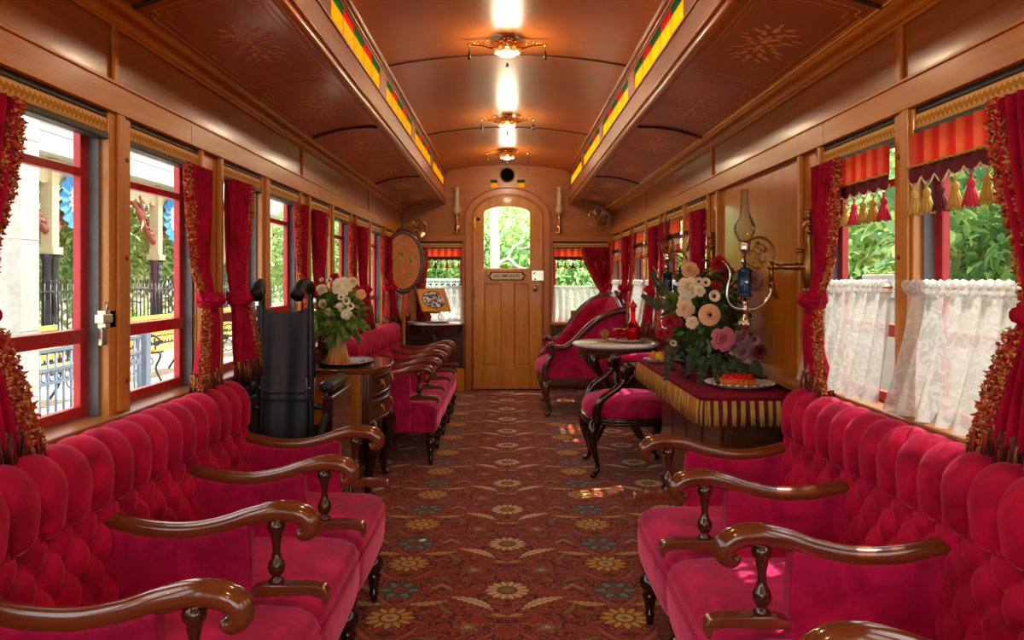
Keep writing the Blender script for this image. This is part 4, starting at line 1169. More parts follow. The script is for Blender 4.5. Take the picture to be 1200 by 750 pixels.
# white lace cafe curtains
def make_lace(L, H, out=.07, seed=0, sy=0, skew=0):
    r = thing('lace_curtain', 'x', 'lace curtain'); rr = random.Random(seed)
    ph = [rr.uniform(0, 6) for _ in range(4)]
    def fn(u, v):
        w = .5+.5*v
        x = .012+out*v**1.2+(.007+.012*v)*math.sin(u*2*PI*L/.075+ph[0]+.8*math.sin(v*3+ph[1]))+.006*v*math.sin(u*29+ph[2])
        return (x, L*(u-.5)*(1+.10*v)+L*.5+skew*v, -H*v)
    b = MB(); b.grid(fn, 110, 24); b.build('lace_cloth', M['lace'], r)
    b = MB(); b.grid(lambda u, v: (.014+.014*math.cos(2*PI*v)+.003*math.sin(u*170+v*6), L*u, .012+.018*math.sin(2*PI*v)+.005*math.sin(u*97+ph[3])), 120, 8); b.build('gathered_heading', M['lace'], r)
    b = MB(); b.tube([(.012, -.015, .012), (.012, L+.015, .012)], .004, 6); b.build('rod', M['brass'], r)
    return r
lp = None
labs = ['white lace curtain over the nearest right window, largest in view', 'white lace curtain left of the post, second right window', 'white lace curtain on the right wall beyond the bouquet, near one of its pair',
        'white lace curtain on the right wall beyond the bouquet, far one of its pair', 'white lace curtain behind the red decanter', 'white lace curtain right above the settee crest', 'white lace curtain over the settee back, nearer of the last pair', 'white lace curtain of the last right window by the corner']
q = 0
for i in (3, 5, 6, 7):
    for j in (0, 1):
        o = make_lace(.50, .315, .05, q) if q < 2 else (copy_tree(lp))
        if q == 1: lp = o
        place(o, (1.085, RS[i]+.6*j+.5, 1.125), PI, labs[q], 'lace curtains on the right wall'); q += 1
for key, lab in (('l', 'short white lace curtain on the end window left of the door'), ('r', 'short white lace curtain on the end window right of the door')):
    xa, xb = WX[key]; o = make_lace(xb-xa-.02, wz0*-1+PZ(338), .01, 9); place(o, (xa+.01, YE-.005, PZ(338)), -PI/2, lab)

# ================================================================== lamps and fans
def ceiling_lamp():
    r = thing('ceiling_lamp', 'x', 'ceiling lamp')
    b = MB(); b.lathe([(.0,.03),(.016,.028),(.022,.015),(.05,.0),(.056,-.006),(.05,-.012),(.066,-.018),(.064,-.026),(.045,-.034),(.03,-.03),(0,-.03)], n=24)
    for k in range(8):
        a = 2*PI*k/8+.2; b.ball((.05*math.cos(a), .05*math.sin(a), .0), (.018,.018,.014), 8, 6)
        b.ball((.028*math.cos(a), .028*math.sin(a), .022), (.011,.011,.016), 8, 5)
    b.build('gilded_canopy', M['gold'], r)
    for k in range(6):
        a = 2*PI*k/6; b = MB(); b.ball((.052*math.cos(a), .052*math.sin(a), -.036), (.020,.020,.017), 10, 7); b.build('petal_glass', M['frost'], r)
    b = MB(); b.lathe([(.036,-.03),(.042,-.04),(.036,-.054),(.02,-.062),(0,-.065)], n=16); b.build('glass_bowl', M['white'], r)
    for sx in (-1, 1):
        b = MB(); pts = smoothpath([(sx*.045,0,-.005),(sx*.08,0,-.014),(sx*.12,0,-.004),(sx*.16,0,-.002),(sx*.19,0,.0)], 5)
        b.tube(pts, lerpl([.018,.011,.009,.006,.005], len(pts)), 8)
        for t in range(7): b.ball((sx*(.065+.017*t), 0, .004+.004*math.sin(t*2)), (.010-.0007*t,.012,.009-.0006*t), 8, 5)
        b.ball((sx*.195,0,0), (.012,.005,.005), 8, 5); b.ball((sx*.19,0,0), (.005,.005,.013), 8, 5)
        b.tube(smoothpath([(sx*.06,0,.012),(sx*.09,0,.026),(sx*.12,0,.010),(sx*.15,0,.012)], 4), .004, 6)
        b.build('scroll_arm', M['gold'], r)
        b = MB(); b.lathe([(.0018,.0),(.0018,-.03),(.005,-.033),(.004,-.038),(.007,-.05),(.009,-.078),(0,-.078)], (sx*.19,0,0), 8); b.build('pull_tassel', M['black'], r)
    b = MB(); b.lathe([(.0018,-.06),(.0018,-.07),(.005,-.075),(.004,-.08),(.007,-.09),(.009,-.115),(0,-.115)], (0,0,0), 8); b.build('pull_tassel', M['black'], r)
    return r
clp = ceiling_lamp()
for k, (y, lab) in enumerate(((3.85, 'nearest and largest gilded ceiling lamp with hanging pulls'), (5.66, 'middle gilded ceiling lamp with hanging pulls'), (7.15, 'farthest gilded ceiling lamp just before the round vent above the door'))):
    o = clp if k == 0 else copy_tree(clp); place(o, (0, y, 2.34), 0, lab, 'gilded lamps along the ceiling')
for y in (2.05, .25, -1.55):  # fixtures out of view, added to carry extra interior light
    o = copy_tree(clp); place(o, (0, y, 2.34), 0, 'unseen gilded ceiling lamp added above and behind the nearest sofas to brighten the carriage', 'added unseen lamps over the near sofas')
# round vent over the door
vt_ = thing('round_vent', 'round black vent opening in the wall above the door arch', 'vent', (0, YE, PZ(205)))
b = MB(); b.lathe([(.0,-.012),(.070,-.012),(.07,-.002)], n=24, axis='y'); b.build('vent_hole', plain('vent_black', srgb(10,10,10), .95, spec=.1), vt_)
b = MB(); b.tube([(.076*math.cos(2*PI*t/32), -.008, .076*math.sin(2*PI*t/32)) for t in range(32)], .007, 6, closed=True); b.build('rim', M['endwall'], vt_)
# end wall sconces
def sconce(x, lab):
    r = thing('wall_sconce', lab, 'wall lamp', (x, YE-.05, PZ(273)))
    b = MB(); b.lathe([(0,-.02),(.02,-.015),(.024,.0),(.014,.02),(.022,.035),(.012,.05),(.010,.08),(.018,.10),(.012,.12),(.022,.16),(.016,.175),(.026,.185),(.028,.20)], n=12)
    b.tube([(0,0,.04),(0,.03,.045),(0,.05,.05)], .008, 6); b.ball((0,.045,.045), (.03,.008,.05), 10, 6); b.ball((-.03,0,.0), (.012,.01,.014), 8, 5); b.ball((.03,0,.0), (.012,.01,.014), 8, 5)
    b.build('brass_bracket', M['brass'], r)
    b = MB(); b.lathe([(.028,.20),(.042,.225),(.044,.245),(.030,.27),(.026,.29),(.026,.47),(.028,.475)], n=16); b.build('glass_chimney', M['frost'], r)
sconce(PX(536), 'end wall sconce with tall glass chimney left of the door arch'); sconce(PX(655), 'end wall sconce with tall glass chimney right of the door arch')
def fan(x, z, r_, lab, rz):
    r = thing('wall_fan', lab, 'fan', (x, YE-.10, z), rz)
    b = MB(); n = 32
    b.tube([(r_*math.cos(2*PI*t/n), 0, r_*math.sin(2*PI*t/n)) for t in range(n)], .006, 6, closed=True)
    b.tube([(r_*math.cos(2*PI*t/n), -.03, r_*math.sin(2*PI*t/n)) for t in range(n)], .004, 6, closed=True)
    b.tube([(r_*.55*math.cos(2*PI*t/n), -.045, r_*.55*math.sin(2*PI*t/n)) for t in range(n)], .002, 5, closed=True)
    for k in range(14):
        a = 2*PI*k/14; b.tube([(0,-.052,0),(r_*.55*math.cos(a),-.045,r_*.55*math.sin(a)),(r_*math.cos(a),-.03,r_*math.sin(a)),(r_*math.cos(a),0,r_*math.sin(a))], .0018, 4)
    b.build('cage', M['brass'], r)
    b = MB()
    for k in range(4):
        a = PI/4+k*PI/2; ca, sa = math.cos(a), math.sin(a)
        b.grid(lambda u, v: ((.02+.07*r_/.1*u)*ca-(v-.5)*.07*(.4+u*.6)*sa, -.012+(v-.5)*.02, (.02+.07*r_/.1*u)*sa+(v-.5)*.07*(.4+u*.6)*ca), 6, 4)
    b.build('blades', M['silver'], r)
    b = MB(); b.lathe([(0,-.055),(.018,-.05),(.02,-.03),(.014,-.0),(.03,.02),(.032,.06),(.02,.08),(.02,.10)], n=14, axis='y'); b.build('motor', M['brass'], r)
fan(PX(490), PZ(269.5), .105, 'round caged wall fan above the left end window, beside the pole screen', .25)
fan(PX(700), PZ(257.5), .108, 'round caged wall fan on the end wall near the right corner', -.1)

# brass bracket oil lamps on the right wall
def bracket_lamp(y, lab):
    r = thing('bracket_oil_lamp', lab, 'oil lamp', (1.1, y, 0), 0, 'brass bracket lamps on the right wall')
    b = MB()                                               # ornate back plate
    out = [(-.008,1.09),(.0,1.10),(.012,1.13),(.030,1.17),(.038,1.22),(.030,1.28),(.026,1.31),(.036,1.335),(.034,1.36),(.022,1.375),(.018,1.40),(.0,1.41)]
    poly = [(p[0], p[1]) for p in out]+[(-p[0], p[1]) for p in out[::-1][1:-1]]
    b.prism(poly, -.018, -.0, 'yz')
    b.lathe([(.008,1.11),(.016,1.13),(.026,1.17),(.028,1.22),(.020,1.28),(.014,1.31),(.024,1.335),(.020,1.36),(.012,1.375),(.016,1.39),(.006,1.41)], (-.018,0,0), 12)
    for (z, q) in ((1.12,.010),(1.33,.012),(1.355,.014),(1.385,.010),(1.40,.008)):
        for sy in (-1, 1): b.ball((-.026, sy*q*1.6, z), (.010,.012,.012), 8, 5)
    b.build('back_plate', M['darkbrass'], r)
    b = MB()                                               # arm with turned knuckle, scroll and curved yoke
    b.tube([(-.03,0,1.205),(-.15,0,1.205)], .009, 8)
    b.lathe([(.012,-.03),(.018,-.04),(.011,-.05),(.016,-.065),(.010,-.075),(.013,-.11),(.008,-.12),(.013,-.13),(.010,-.15)], (0,0,1.205), 12, 'x')
    b.lathe([(0,-.07),(.010,-.062),(.006,-.05),(.008,-.03)], (0,0,1.262), 10, 'x')
    b.tube([(-.155,0,1.225),(-.155,0,1.14)], [.010,.007], 8); b.ball((-.155,0,1.205), .014, 10, 6)
    b.tube(smoothpath([(-.155,0,1.15),(-.148,0,1.12),(-.138,0,1.10),(-.13,0,1.09)], 4), lerpl([.012,.009,.003], 13), 6)
    b.build('arm', M['darkbrass'], r)
    b = MB()
    cx, cz, R_ = -.20, 1.255, .055
    b.tube([(cx+R_*math.cos(a), 0, cz+R_*math.sin(a)) for a in [(-.4+5.2*t/30) for t in range(31)]], lerpl([.004,.005,.005,.004], 31), 6)
    for (x0, z0, rr_, s0, s1) in ((-.20,1.265,.025,0,5),(-.185,1.235,.018,2,7),(-.225,1.25,.016,-1,4),(-.205,1.28,.013,1,6),(-.18,1.27,.014,3,8),(-.215,1.20,.02,1.5,5.5),(-.205,1.165,.018,-2,2.2)):
        b.tube([(x0+rr_*(1-.5*t/12)*math.cos(s0+(s1-s0)*t/12), 0, z0+rr_*(1-.5*t/12)*math.sin(s0+(s1-s0)*t/12)) for t in range(13)], lerpl([.0035,.002], 13), 5)
    b.build('scroll_bracket', M['darkbrass'], r)
    lx = -.25
    b = MB()
    b.tube(smoothpath([(-.155,0,1.15),(-.158,0,1.11),(-.18,0,1.075),(-.215,0,1.055),(lx,0,1.052)], 5), .0055, 8)
    b.tube(smoothpath([(lx,0,1.052),(-.29,0,1.06),(-.312,0,1.09),(-.310,0,1.14),(-.302,0,1.18),(-.318,0,1.215),(-.330,0,1.225)], 5), lerpl([.0055,.005,.005,.003], 31), 8)
    b.lathe([(.0,.955),(.006,.965),(.004,.975),(.014,.985),(.020,1.0),(.018,1.015),(.010,1.025),(.006,1.035),(.012,1.045),(.014,1.058),(.008,1.068),(.008,1.095)], (lx,0,0), 14)
    for k in range(6):
        a = k*PI/3; b.ball((lx+.016*math.cos(a), .016*math.sin(a), 1.0), (.008,.008,.012), 7, 5)
    b.build('yoke', M['silver'], r)
    b = MB(); b.lathe([(.0,1.098),(.024,1.099),(.026,1.102),(.026,1.108),(.0245,1.11),(.0245,1.185),(.026,1.188),(.026,1.194),(.018,1.20),(.006,1.204)], (lx,0,0), 20)
    f = b.build('oil_font', M['fontblue'], r); b = MB(); b.ball((lx,-.026,1.15), (.008,.002,.008), 8, 5); b.build('badge', M['silver'], f)
    b = MB(); b.lathe([(.006,1.20),(.006,1.25),(.010,1.252),(.010,1.256),(.018,1.262),(.021,1.268),(.018,1.276),(.021,1.284),(.021,1.294),(.016,1.296),(.0,1.30)], (lx,0,0), 16); b.ball((lx,-.0,1.226), (.016,.004,.016), 12, 6); b.build('burner', M['silver'], r)
    b = MB(); b.lathe([(.018,1.292),(.024,1.302),(.036,1.325),(.039,1.342),(.034,1.36),(.022,1.385),(.015,1.41),(.0125,1.44),(.0125,1.478),(.014,1.482)], (lx,0,0), 24); b.build('glass_chimney', M['g_clear'], r)
    return r
bl = bracket_lamp(2.75, 'brass bracket oil lamp with blue font hanging in front of the bouquet')
o = copy_tree(bl); place(o, (1.1, 4.07, 0), 0, 'brass bracket oil lamp farther off, rising left of the bouquet', 'brass bracket lamps on the right wall')
b = MB(); b.box(-1.1, -1.088, 7.55, 7.62, .60, .70); b.box(-1.09, -1.084, 7.565, 7.605, .62, .68)
tag(b.build('socket_plate', M['white'], bevel=.003), 'small white socket plate on the dark wall below the left sill', 'socket')
# ================================================================== wheelchair, table and small things
wc = thing('wheelchair', 'folded black wheelchair standing between the near left sofa and the drawer chest', 'wheelchair', (-.90, 3.12, 0))
def wv(*a): return a
for sx in (-1, 1):
    b = MB(); x = sx*.10
    b.tube(smoothpath([(x*1.0,0,.30),(x,0,.72),(x,0,1.10),(x,-.01,1.13)], 4), .0125, 8); b.build('back_tube', M['black'], wc)
    b = MB(); b.tube(smoothpath([(x,.01,1.10),(x,-.02,1.135),(x-.015*sx,-.07,1.135),(x-.02*sx,-.13,1.095)], 4), lerpl([.016,.024,.026,.024], 13), 10)
    b.tube([(x-.018*sx,-.105,1.11),(x-.02*sx,-.128,1.094)], [.0265,.0265], 10); b.build('push_handle', M['gray'] if False else M['blackrub'], wc)
    b = MB(); b.box(x-.02, x+.02, -.006, .012, .69, .76); b.ball((x,-.012,.72), .006, 8, 5); b.build('metal_bracket', M['steel'], wc, bevel=.002)
    b = MB(); b.tube([(x*1.0,.01,.72),(x*1.0,.01,.98)], .018, 8); b.build('cane_guard', M['black'], wc)
    X = sx*.165
    b = MB(); b.box(X-.028, X+.028, -.02, .30, .70, .745) ; ar = b.build('armrest_pad', M['gray'] if False else M['black'], wc, bevel=.018)
    b = MB(); b.box(X-.012, X+.030, -.03, .34, .30, .69); sp = b.build('side_panel', M['darkwood'] if sx > 0 else M['black'], wc, bevel=.008)
    b = MB(); b.tube(smoothpath([(X,0,.30),(X,0,.68),(X,.03,.70),(X,.28,.70),(X,.31,.66),(X,.31,.34)], 4), .011, 8); b.tube([(x,0,.64),(X,0,.64)], .01, 6); b.tube([(x,0,.36),(X,0,.36)], .01, 6); b.build('arm_frame', M['black'], wc)
    xw = .17 if sx > 0 else -.15
    R_ = .325; n = 36
    b = MB(); b.tube([(xw, .12+R_*math.cos(2*PI*t/n), .325+R_*math.sin(2*PI*t/n)) for t in range(n)], (.016,.016), 8, closed=True); wh = b.build('rear_wheel', M['blackrub'], wc)
    b = MB(); b.tube([(xw, .12+.275*math.cos(2*PI*t/n), .305+.275*math.sin(2*PI*t/n)) for t in range(n)], .008, 6, closed=True)
    for k in range(8):
        a = 2*PI*k/8; b.tube([(xw,.12,.305),(xw,.12+.275*math.cos(a),.305+.275*math.sin(a))], .008, 6)
    b.lathe([(0,-.02),(.025,-.018),(.025,.018),(0,.02)], (xw,.12,.305), 12, 'x'); b.build('spokes', M['gray'], wh)
    b = MB(); b.tube([(xw+sx*.02, .12+.25*math.cos(2*PI*t/n), .305+.25*math.sin(2*PI*t/n)) for t in range(n)], .006, 6, closed=True); b.build('push_rim', M['steel'], wh)
    b = MB(); xc = sx*.10; b.tube([(xc, .44+.08*math.cos(2*PI*t/20), .09+.08*math.sin(2*PI*t/20)) for t in range(20)], .012, 8, closed=True); b.lathe([(0,-.012),(.07,-.01),(.07,.01),(0,.012)], (xc,.44,.09), 16, 'x'); cs = b.build('front_caster', M['blackrub'], wc)
    b = MB(); b.tube([(xc,.44,.09),(xc,.40,.16),(xc,.38,.45)], .012, 8); b.build('caster_fork', M['steel'], cs)
b = MB()
def bk(u, v):
    x = -.115+.23*u+(.0 if v < .6 else 0); z = 1.055-.56*v
    x = x*(1-.14*v)-.0+.02*v
    fold = .022*math.sin(PI*u)*(1-v*.3)+.006*math.sin(u*14+v*3)
    cr = .012*math.exp(-((v-.62)/.012)**2)+.010*math.exp(-((v-.67)/.012)**2)
    return (x, -.016+fold-cr, z-.03*math.sin(PI*u)*(1-v)**2)
b.grid(bk, 30, 60); b.grid(lambda u, v: tuple(Vector(bk(u, v))+Vector((0,.006,0))), 30, 60); b.build('back_sling', plain('sling', srgb(44,48,56), .55), wc)
b = MB()
for sx in (-1, 1):
    b.grid(lambda u, v: (sx*(.02+.05*u), .02+.36*v, .56+.06*u+.01*math.sin(v*6)), 6, 12)
b.build('folded_seat', M['black'], wc)
b = MB(); b.tube([(-.10,.2,.25),(.10,.2,.52)], .011, 8); b.tube([(.10,.22,.25),(-.10,.22,.52)], .011, 8); b.tube([(-.10,.0,.3),(-.10,.42,.3)], .011, 8); b.tube([(.10,.0,.3),(.10,.42,.3)], .011, 8)
b.tube([(-.10,0,.3),(-.15,.05,.305)], .012, 8); b.tube([(.10,0,.3),(.17,.05,.305)], .012, 8)
b.build('cross_frame', M['black'], wc)

# fringed table by the right wall
ft = thing('side_table', 'long side table against the right wall under a fringed maroon cloth', 'table', (1.09, 2.90, 0))
b = MB(); b.box(-.335, 0, .03, 1.30, .68, .708); b.build('table_top', M['mahog'], ft)
b = MB(); b.box(-.25, -.02, .06, 1.26, .10, .68); bd = b.build('cabinet_body', M['chestdark'], ft, bevel=.006)
for k in range(4):
    b = MB(); y0 = .09+k*.29; b.box(-.262, -.25, y0, y0+.26, .15, .62); b.build('panel', M['chestdark'], bd, bevel=.006)
b = MB(); b.box(-.235, -.04, .05, .06, .15, .62); b.build('end_panel', M['chestdark'], bd, bevel=.004)
for yy in (.05, 1.26):
    b = MB(); b.lathe([(0,0),(.02,.005),(.026,.03),(.018,.06),(.03,.10),(.03,.12)], (-.23,yy if yy > 1 else yy+.03,0), 12); b.build('foot', M['darkwood'], ft)
tcl = thing('table_cloth', 'maroon velvet cloth with deep gold fringe on the right side table', 'tablecloth', (1.09, 2.90, .709))
b = MB()
def clf(u, v):
    return (-.372+.378*u, -.052+1.40*v, .012+.0015*math.sin(u*9)*math.sin(v*13))
b.grid(clf, 12, 30)
def skirt(t, v):                                             # perimeter: near edge, left edge, far edge
    P = [(.006,-.052),(-.35,-.052),(-.372,-.03),(-.372,1.326),(-.35,1.348),(.006,1.348)]
    L = [0]
    for i in range(1, 6): L.append(L[-1]+math.dist(P[i-1], P[i]))
    l = t*L[-1]
    for i in range(1, 6):
        if l <= L[i]+1e-9: break
    f = (l-L[i-1])/(L[i]-L[i-1]); x = P[i-1][0]*(1-f)+P[i][0]*f; y = P[i-1][1]*(1-f)+P[i][1]*f
    d = Vector((P[i][1]-P[i-1][1], -(P[i][0]-P[i-1][0]), 0)).normalized()*-1
    return Vector((x, y, .012-v)), d, L[-1]
b.grid(lambda u, v: tuple(skirt(u, .03*v)[0]), 160, 3); b.build('cloth', M['cloth'], tcl)
_, _, per = skirt(0, 0)
fb = MB(); rr = random.Random(4); ns = int(per/.0042)
_, _, per = skirt(0, 0)
for k in range(ns):
    t = (k+.5)/ns; l = t*per; p, d, _ = skirt(t, .012); near = l < .37
    if near: fb.cur = 0 if int(l/.0165) % 2 else 2
    else: fb.cur = rr.choice((0,1,1,1,0,3))
    j = rr.uniform(-.003, .003); Lh = .092+rr.uniform(-.006, .004); tv = Vector((0,0,1)).cross(d)
    q0 = p+d*.003; q1 = p+d*(.006+rr.uniform(0,.004))+Vector((0,0,-Lh*.5))+tv*j*.3; q2 = p+d*(.005+rr.uniform(0,.006))+Vector((0,0,-Lh))+tv*j
    fb.tube([q0, q1, q2], [.0021,.0028,.0028], 4)
fb.build('fringe', [M['fr_gold2'], plain('fr_amber', srgb(178,112,40), .8), M['fr_maroon'], M['fr_brown']], tcl)

TZ = .7235
# plates
def plate(x, y, r_, lab, nscal=26):
    r = thing('scalloped_plate', lab, 'plate', (x, y, TZ))
    b = MB(); n = nscal*4
    def pf(u, v):
        a = 2*PI*u; rad = r_*v; s_ = 1+(.03*abs(math.sin(a*nscal/2)) if v > .9 else 0)
        return (rad*s_*math.cos(a), rad*s_*math.sin(a), .004+.018*max(0, (v-.55)/.45)**1.5)
    b.grid(pf, n, 14, closed_u=True); b.grid(lambda u, v: tuple(Vector(pf(u, v))-Vector((0,0,.004))), n, 14, closed_u=True); b.build('dish', M['white'], r)
    b = MB()
    for k in range(nscal):
        a = 2*PI*k/nscal; b.ball((r_*.985*math.cos(a), r_*.985*math.sin(a), .020), (.008,.008,.004), 7, 4)
    b.build('beaded_rim', M['white'], r); b = MB(); b.lathe([(r_*.45,.0),(r_*.45,.005),(r_*.42,.005)], n=24); b.build('foot_ring', M['white'], r)
    return r
plate(.945, 3.12, .135, 'white scalloped plate holding the red fruit tart near the front of the fringed table')
tart = thing('fruit_tart', 'round red glazed fruit tart on the white scalloped plate', 'tart', (.935, 3.12, TZ+.005))
b = MB(); n = 40
b.grid(lambda u, v: ((.062+.008*v+.003*math.cos(2*PI*u*20))*math.cos(2*PI*u), (.062+.008*v+.003*math.cos(2*PI*u*20))*math.sin(2*PI*u), .030*v), 120, 4, closed_u=True)
b.lathe([(0,.028),(.068,.028)], n=40); b.lathe([(0,.001),(.06,.001)], n=40); b.build('crust', plain('crust', srgb(216,110,40), .6), tart)
b = MB(); b.lathe([(0,.044),(.04,.043),(.062,.038),(.068,.029)], n=40)
glz = plain('glaze', srgb(214,20,28), .12, coat=1)
for k in range(22):
    a = k*2.4; q = .058*math.sqrt((k+.5)/22); b.ball((q*math.cos(a), q*math.sin(a), .042), (.010,.010,.007), 8, 5)
b.build('glazed_fruit', glz, tart)
plate(.80, 4.05, .075, 'small white plate with yellow fruit at the far end of the fringed table', 16)
for k, (dx, dy, c, lab) in enumerate(((.0,-.02,srgb(240,196,30),'yellow fruit at the front of the small far plate'), (-.025,.02,srgb(232,120,40),'orange fruit at the back of the small far plate'), (.028,.018,srgb(214,60,60),'reddish fruit on the small far plate'))):
    b = MB(); b.lathe([(0,.0),(.014,.003),(.024,.016),(.022,.032),(.010,.043),(.003,.044),(0,.041)], n=14); b.lathe([(.002,.040),(.0015,.052)], n=6)
    tag(b.build('fruit', plain('fruit', c, .35), None, loc=(.80+dx, 4.05+dy, TZ+.012)), lab, 'fruit')

# bouquets
def petalflower(name, kind, c1, c2, par, loc, R_, nrm, seed=0):
    rr = random.Random(seed); b = MB(); nz = Vector(nrm).normalized(); q = nz.to_track_quat('Z', 'Y').to_matrix().to_4x4()
    b.M = Matrix.Translation(loc) @ q
    def cup(ang, rin, rout, wid, z0, z1, curl):
        ca, sa = math.cos(ang), math.sin(ang)
        def fn(u, v):
            w_ = wid*math.sin(PI*(.18+.55*v))**.8*(u-.5); rr_ = rin+(rout-rin)*v**.8
            z = z0+(z1-z0)*math.sin(v*PI*.5)-curl*v*v*R_+.12*R_*(2*u-1)**2*(1-v)
            a2 = w_/max(rr_, R_*.25); x = rr_*math.cos(a2); y = rr_*math.sin(a2)
            return (x*ca-y*sa, x*sa+y*ca, z)
        b.grid(fn, 6, 6)
    if kind == 'rose':
        for ring_, (n, ri, ro, w_, z0, z1, cu_) in enumerate(((3,.02,.24,.6,.35,.86,.0),(3,.06,.42,.8,.2,.80,.03),(4,.1,.62,.9,.1,.66,.10),(5,.15,.84,.98,-.05,.48,.16),(5,.2,1.02,1.0,-.2,.28,.22))):
            for k in range(n): cup(2*PI*k/n+ring_*.6+rr.uniform(-.1,.1), ri*R_, ro*R_, w_*R_, z0*R_, z1*R_, cu_)
        b.ball((0,0,.25*R_), (.22*R_,.22*R_,.4*R_), 8, 6)
    elif kind == 'ranunculus':
        for ring_ in range(7):
            f = ring_/6; n = 7+ring_
            for k in range(n): cup(2*PI*k/n+ring_*.37, .1*R_, (.32+.68*f)*R_, .72*R_, (.1-.15*f)*R_, (.62-.34*f)*R_, .05+.1*f)
        b.cur = 1; b.ball((0,0,.46*R_), (.15*R_,.15*R_,.12*R_), 10, 6)
    elif kind == 'bell':
        b.lathe([(.0,-.5*R_),(.35*R_,-.35*R_),(.6*R_,.0),(.85*R_,.3*R_),(1.0*R_,.38*R_),(.8*R_,.3*R_),(.5*R_,.0),(0,-.2*R_)], n=14)
        b.cur = 1; b.ball((0,0,.02*R_), (.35*R_,.35*R_,.2*R_), 8, 5)
    o = b.build(name, [c1, c2], par); return o
FM = {k: plain('f_'+k, c, .6, var=.1, vs=60) for k, c in dict(cream=srgb(244,232,196), peach=srgb(240,186,136), pink=srgb(206,110,130), red=srgb(176,16,30), mauve=srgb(150,110,120), white=srgb(240,238,220), dark=srgb(40,26,20), wine=srgb(110,30,40), yellowc=srgb(236,214,150), lpeach=srgb(246,214,170)).items()}
def foliage(par, c, rad, n, mats, L=(.03,.07), seed=0, down=0.2, clampx=None, name='foliage'):
    rr = random.Random(seed); b = MB()
    for k in range(n):
        d = Vector((rr.gauss(0,1), rr.gauss(0,1), rr.gauss(0,1))).normalized()
        f = rr.uniform(.45, 1.0)
        p = Vector((c[0]+d.x*rad[0]*f, c[1]+d.y*rad[1]*f, c[2]+d.z*rad[2]*f))
        if clampx and p.x > clampx: p.x = clampx-rr.uniform(0,.02)
        if p.z < .02: p.z = .02+rr.random()*.03
        dd = (d+Vector((rr.gauss(0,.5), rr.gauss(0,.5), rr.gauss(0,.5)-down))).normalized()
        if clampx and p.x > clampx-.06 and dd.x > 0: dd.x *= -.3
        if p.z < .06 and dd.z < 0: dd.z = abs(dd.z)*.3
        ll = rr.uniform(*L); b.cur = rr.randrange(len(mats))
        b.leaf(p, dd, d+Vector((0,0,.4)), ll, ll*rr.uniform(.4,.6))
    return b.build(name, mats, par)
bq = thing('table_bouquet', 'large bouquet of roses and ranunculus in a low dark stand on the fringed table', 'bouquet', (.90, 3.52, TZ))
b = MB(); b.grid(lambda u, v: ((.03+.13*v)*math.cos(2*PI*u)*1.0, (.03+.13*v)*1.5*math.sin(2*PI*u), .03+.045*v*v), 32, 6, closed_u=True)
b.tube([(.16*math.cos(2*PI*t/32), .24*math.sin(2*PI*t/32), .075) for t in range(32)], .006, 6, closed=True)
b.tube([(.10*math.cos(2*PI*t/32), .15*math.sin(2*PI*t/32), .03) for t in range(32)], .006, 6, closed=True)
for (x, y) in ((-.10,-.14),(.10,-.14),(-.10,.14),(.10,.14)):
    b.tube(smoothpath([(x*1.1,y*1.1,.07),(x*1.2,y*1.2,.035),(x,y,.012),(x*1.15,y*1.1,.004)], 4), .006, 6); b.ball((x*1.15,y*1.1,.007), .008, 7, 5)
b.build('iron_stand', M['black'], bq)
def W2L(px, py, d): return Vector(((px-CX)*d/F-.90, d-3.52, CH-(py-CY)*d/F-TZ))
foliage(bq, (.0,-.10,.27), (.165,.26,.24), 1300, [M['leaf_bq'], M['leaf_bq'], M['leaf_dark']], (.022,.05), 3, .3, .175)
foliage(bq, (-.10,-.10,.33), (.08,.16,.12), 90, [M['leaf_bl'], M['leaf_bq']], (.05,.09), 4, .0, name='pale_foliage')
b = MB(); b.ball((-.02,-.05,.26), (.15,.24,.20), 16, 10); b.build('flower_core', M['leaf_bq'], bq)
fl_ = [('ranunculus','peach','dark',831,369,3.10,.040),('rose','cream','cream',807,337,3.22,.042),('rose','peach','lpeach',809,317,3.30,.034),('rose','lpeach','lpeach',803,362,3.22,.036),
       ('rose','pink','pink',847,397,3.10,.046),('bell','cream','wine',837,347,3.14,.022),('bell','cream','wine',827,331,3.18,.018),('bell','cream','wine',819,330,3.2,.016),('rose','cream','cream',820,341,3.18,.022),
       ('rose','red','red',842,310,3.34,.036),('rose','wine','pink',853,322,3.30,.032),('rose','mauve','lpeach',882,330,3.30,.040),('rose','red','red',785,377,3.34,.032),('rose','red','red',775,391,3.40,.024),('rose','red','red',840,335,3.24,.022),
       ('rose','white','white',802,352,3.24,.026),('rose','mauve','mauve',868,396,3.14,.034),('rose','mauve','mauve',870,412,3.16,.032),('bell','mauve','wine',884,398,3.15,.022),('rose','wine','wine',890,412,3.18,.028),('rose','red','red',796,378,3.30,.018),('bell','lpeach','wine',789,402,3.36,.014),
       ('rose','cream','cream',811,378,3.16,.024),('rose','red','red',783,390,3.36,.020),('bell','mauve','pink',878,352,3.25,.02)]
for k, (kd, a, c, px, py, d, R_) in enumerate(fl_):
    p = W2L(px, py, d); p.x = min(p.x, .155)
    nn = Vector((p.x+.05, -1.1, (p.z-.28)*1.6)).normalized()
    petalflower({'rose':'rose','ranunculus':'ranunculus','bell':'small_blossom'}[kd], kd, FM[a], FM[c], bq, p, R_*1.12, nn, k)
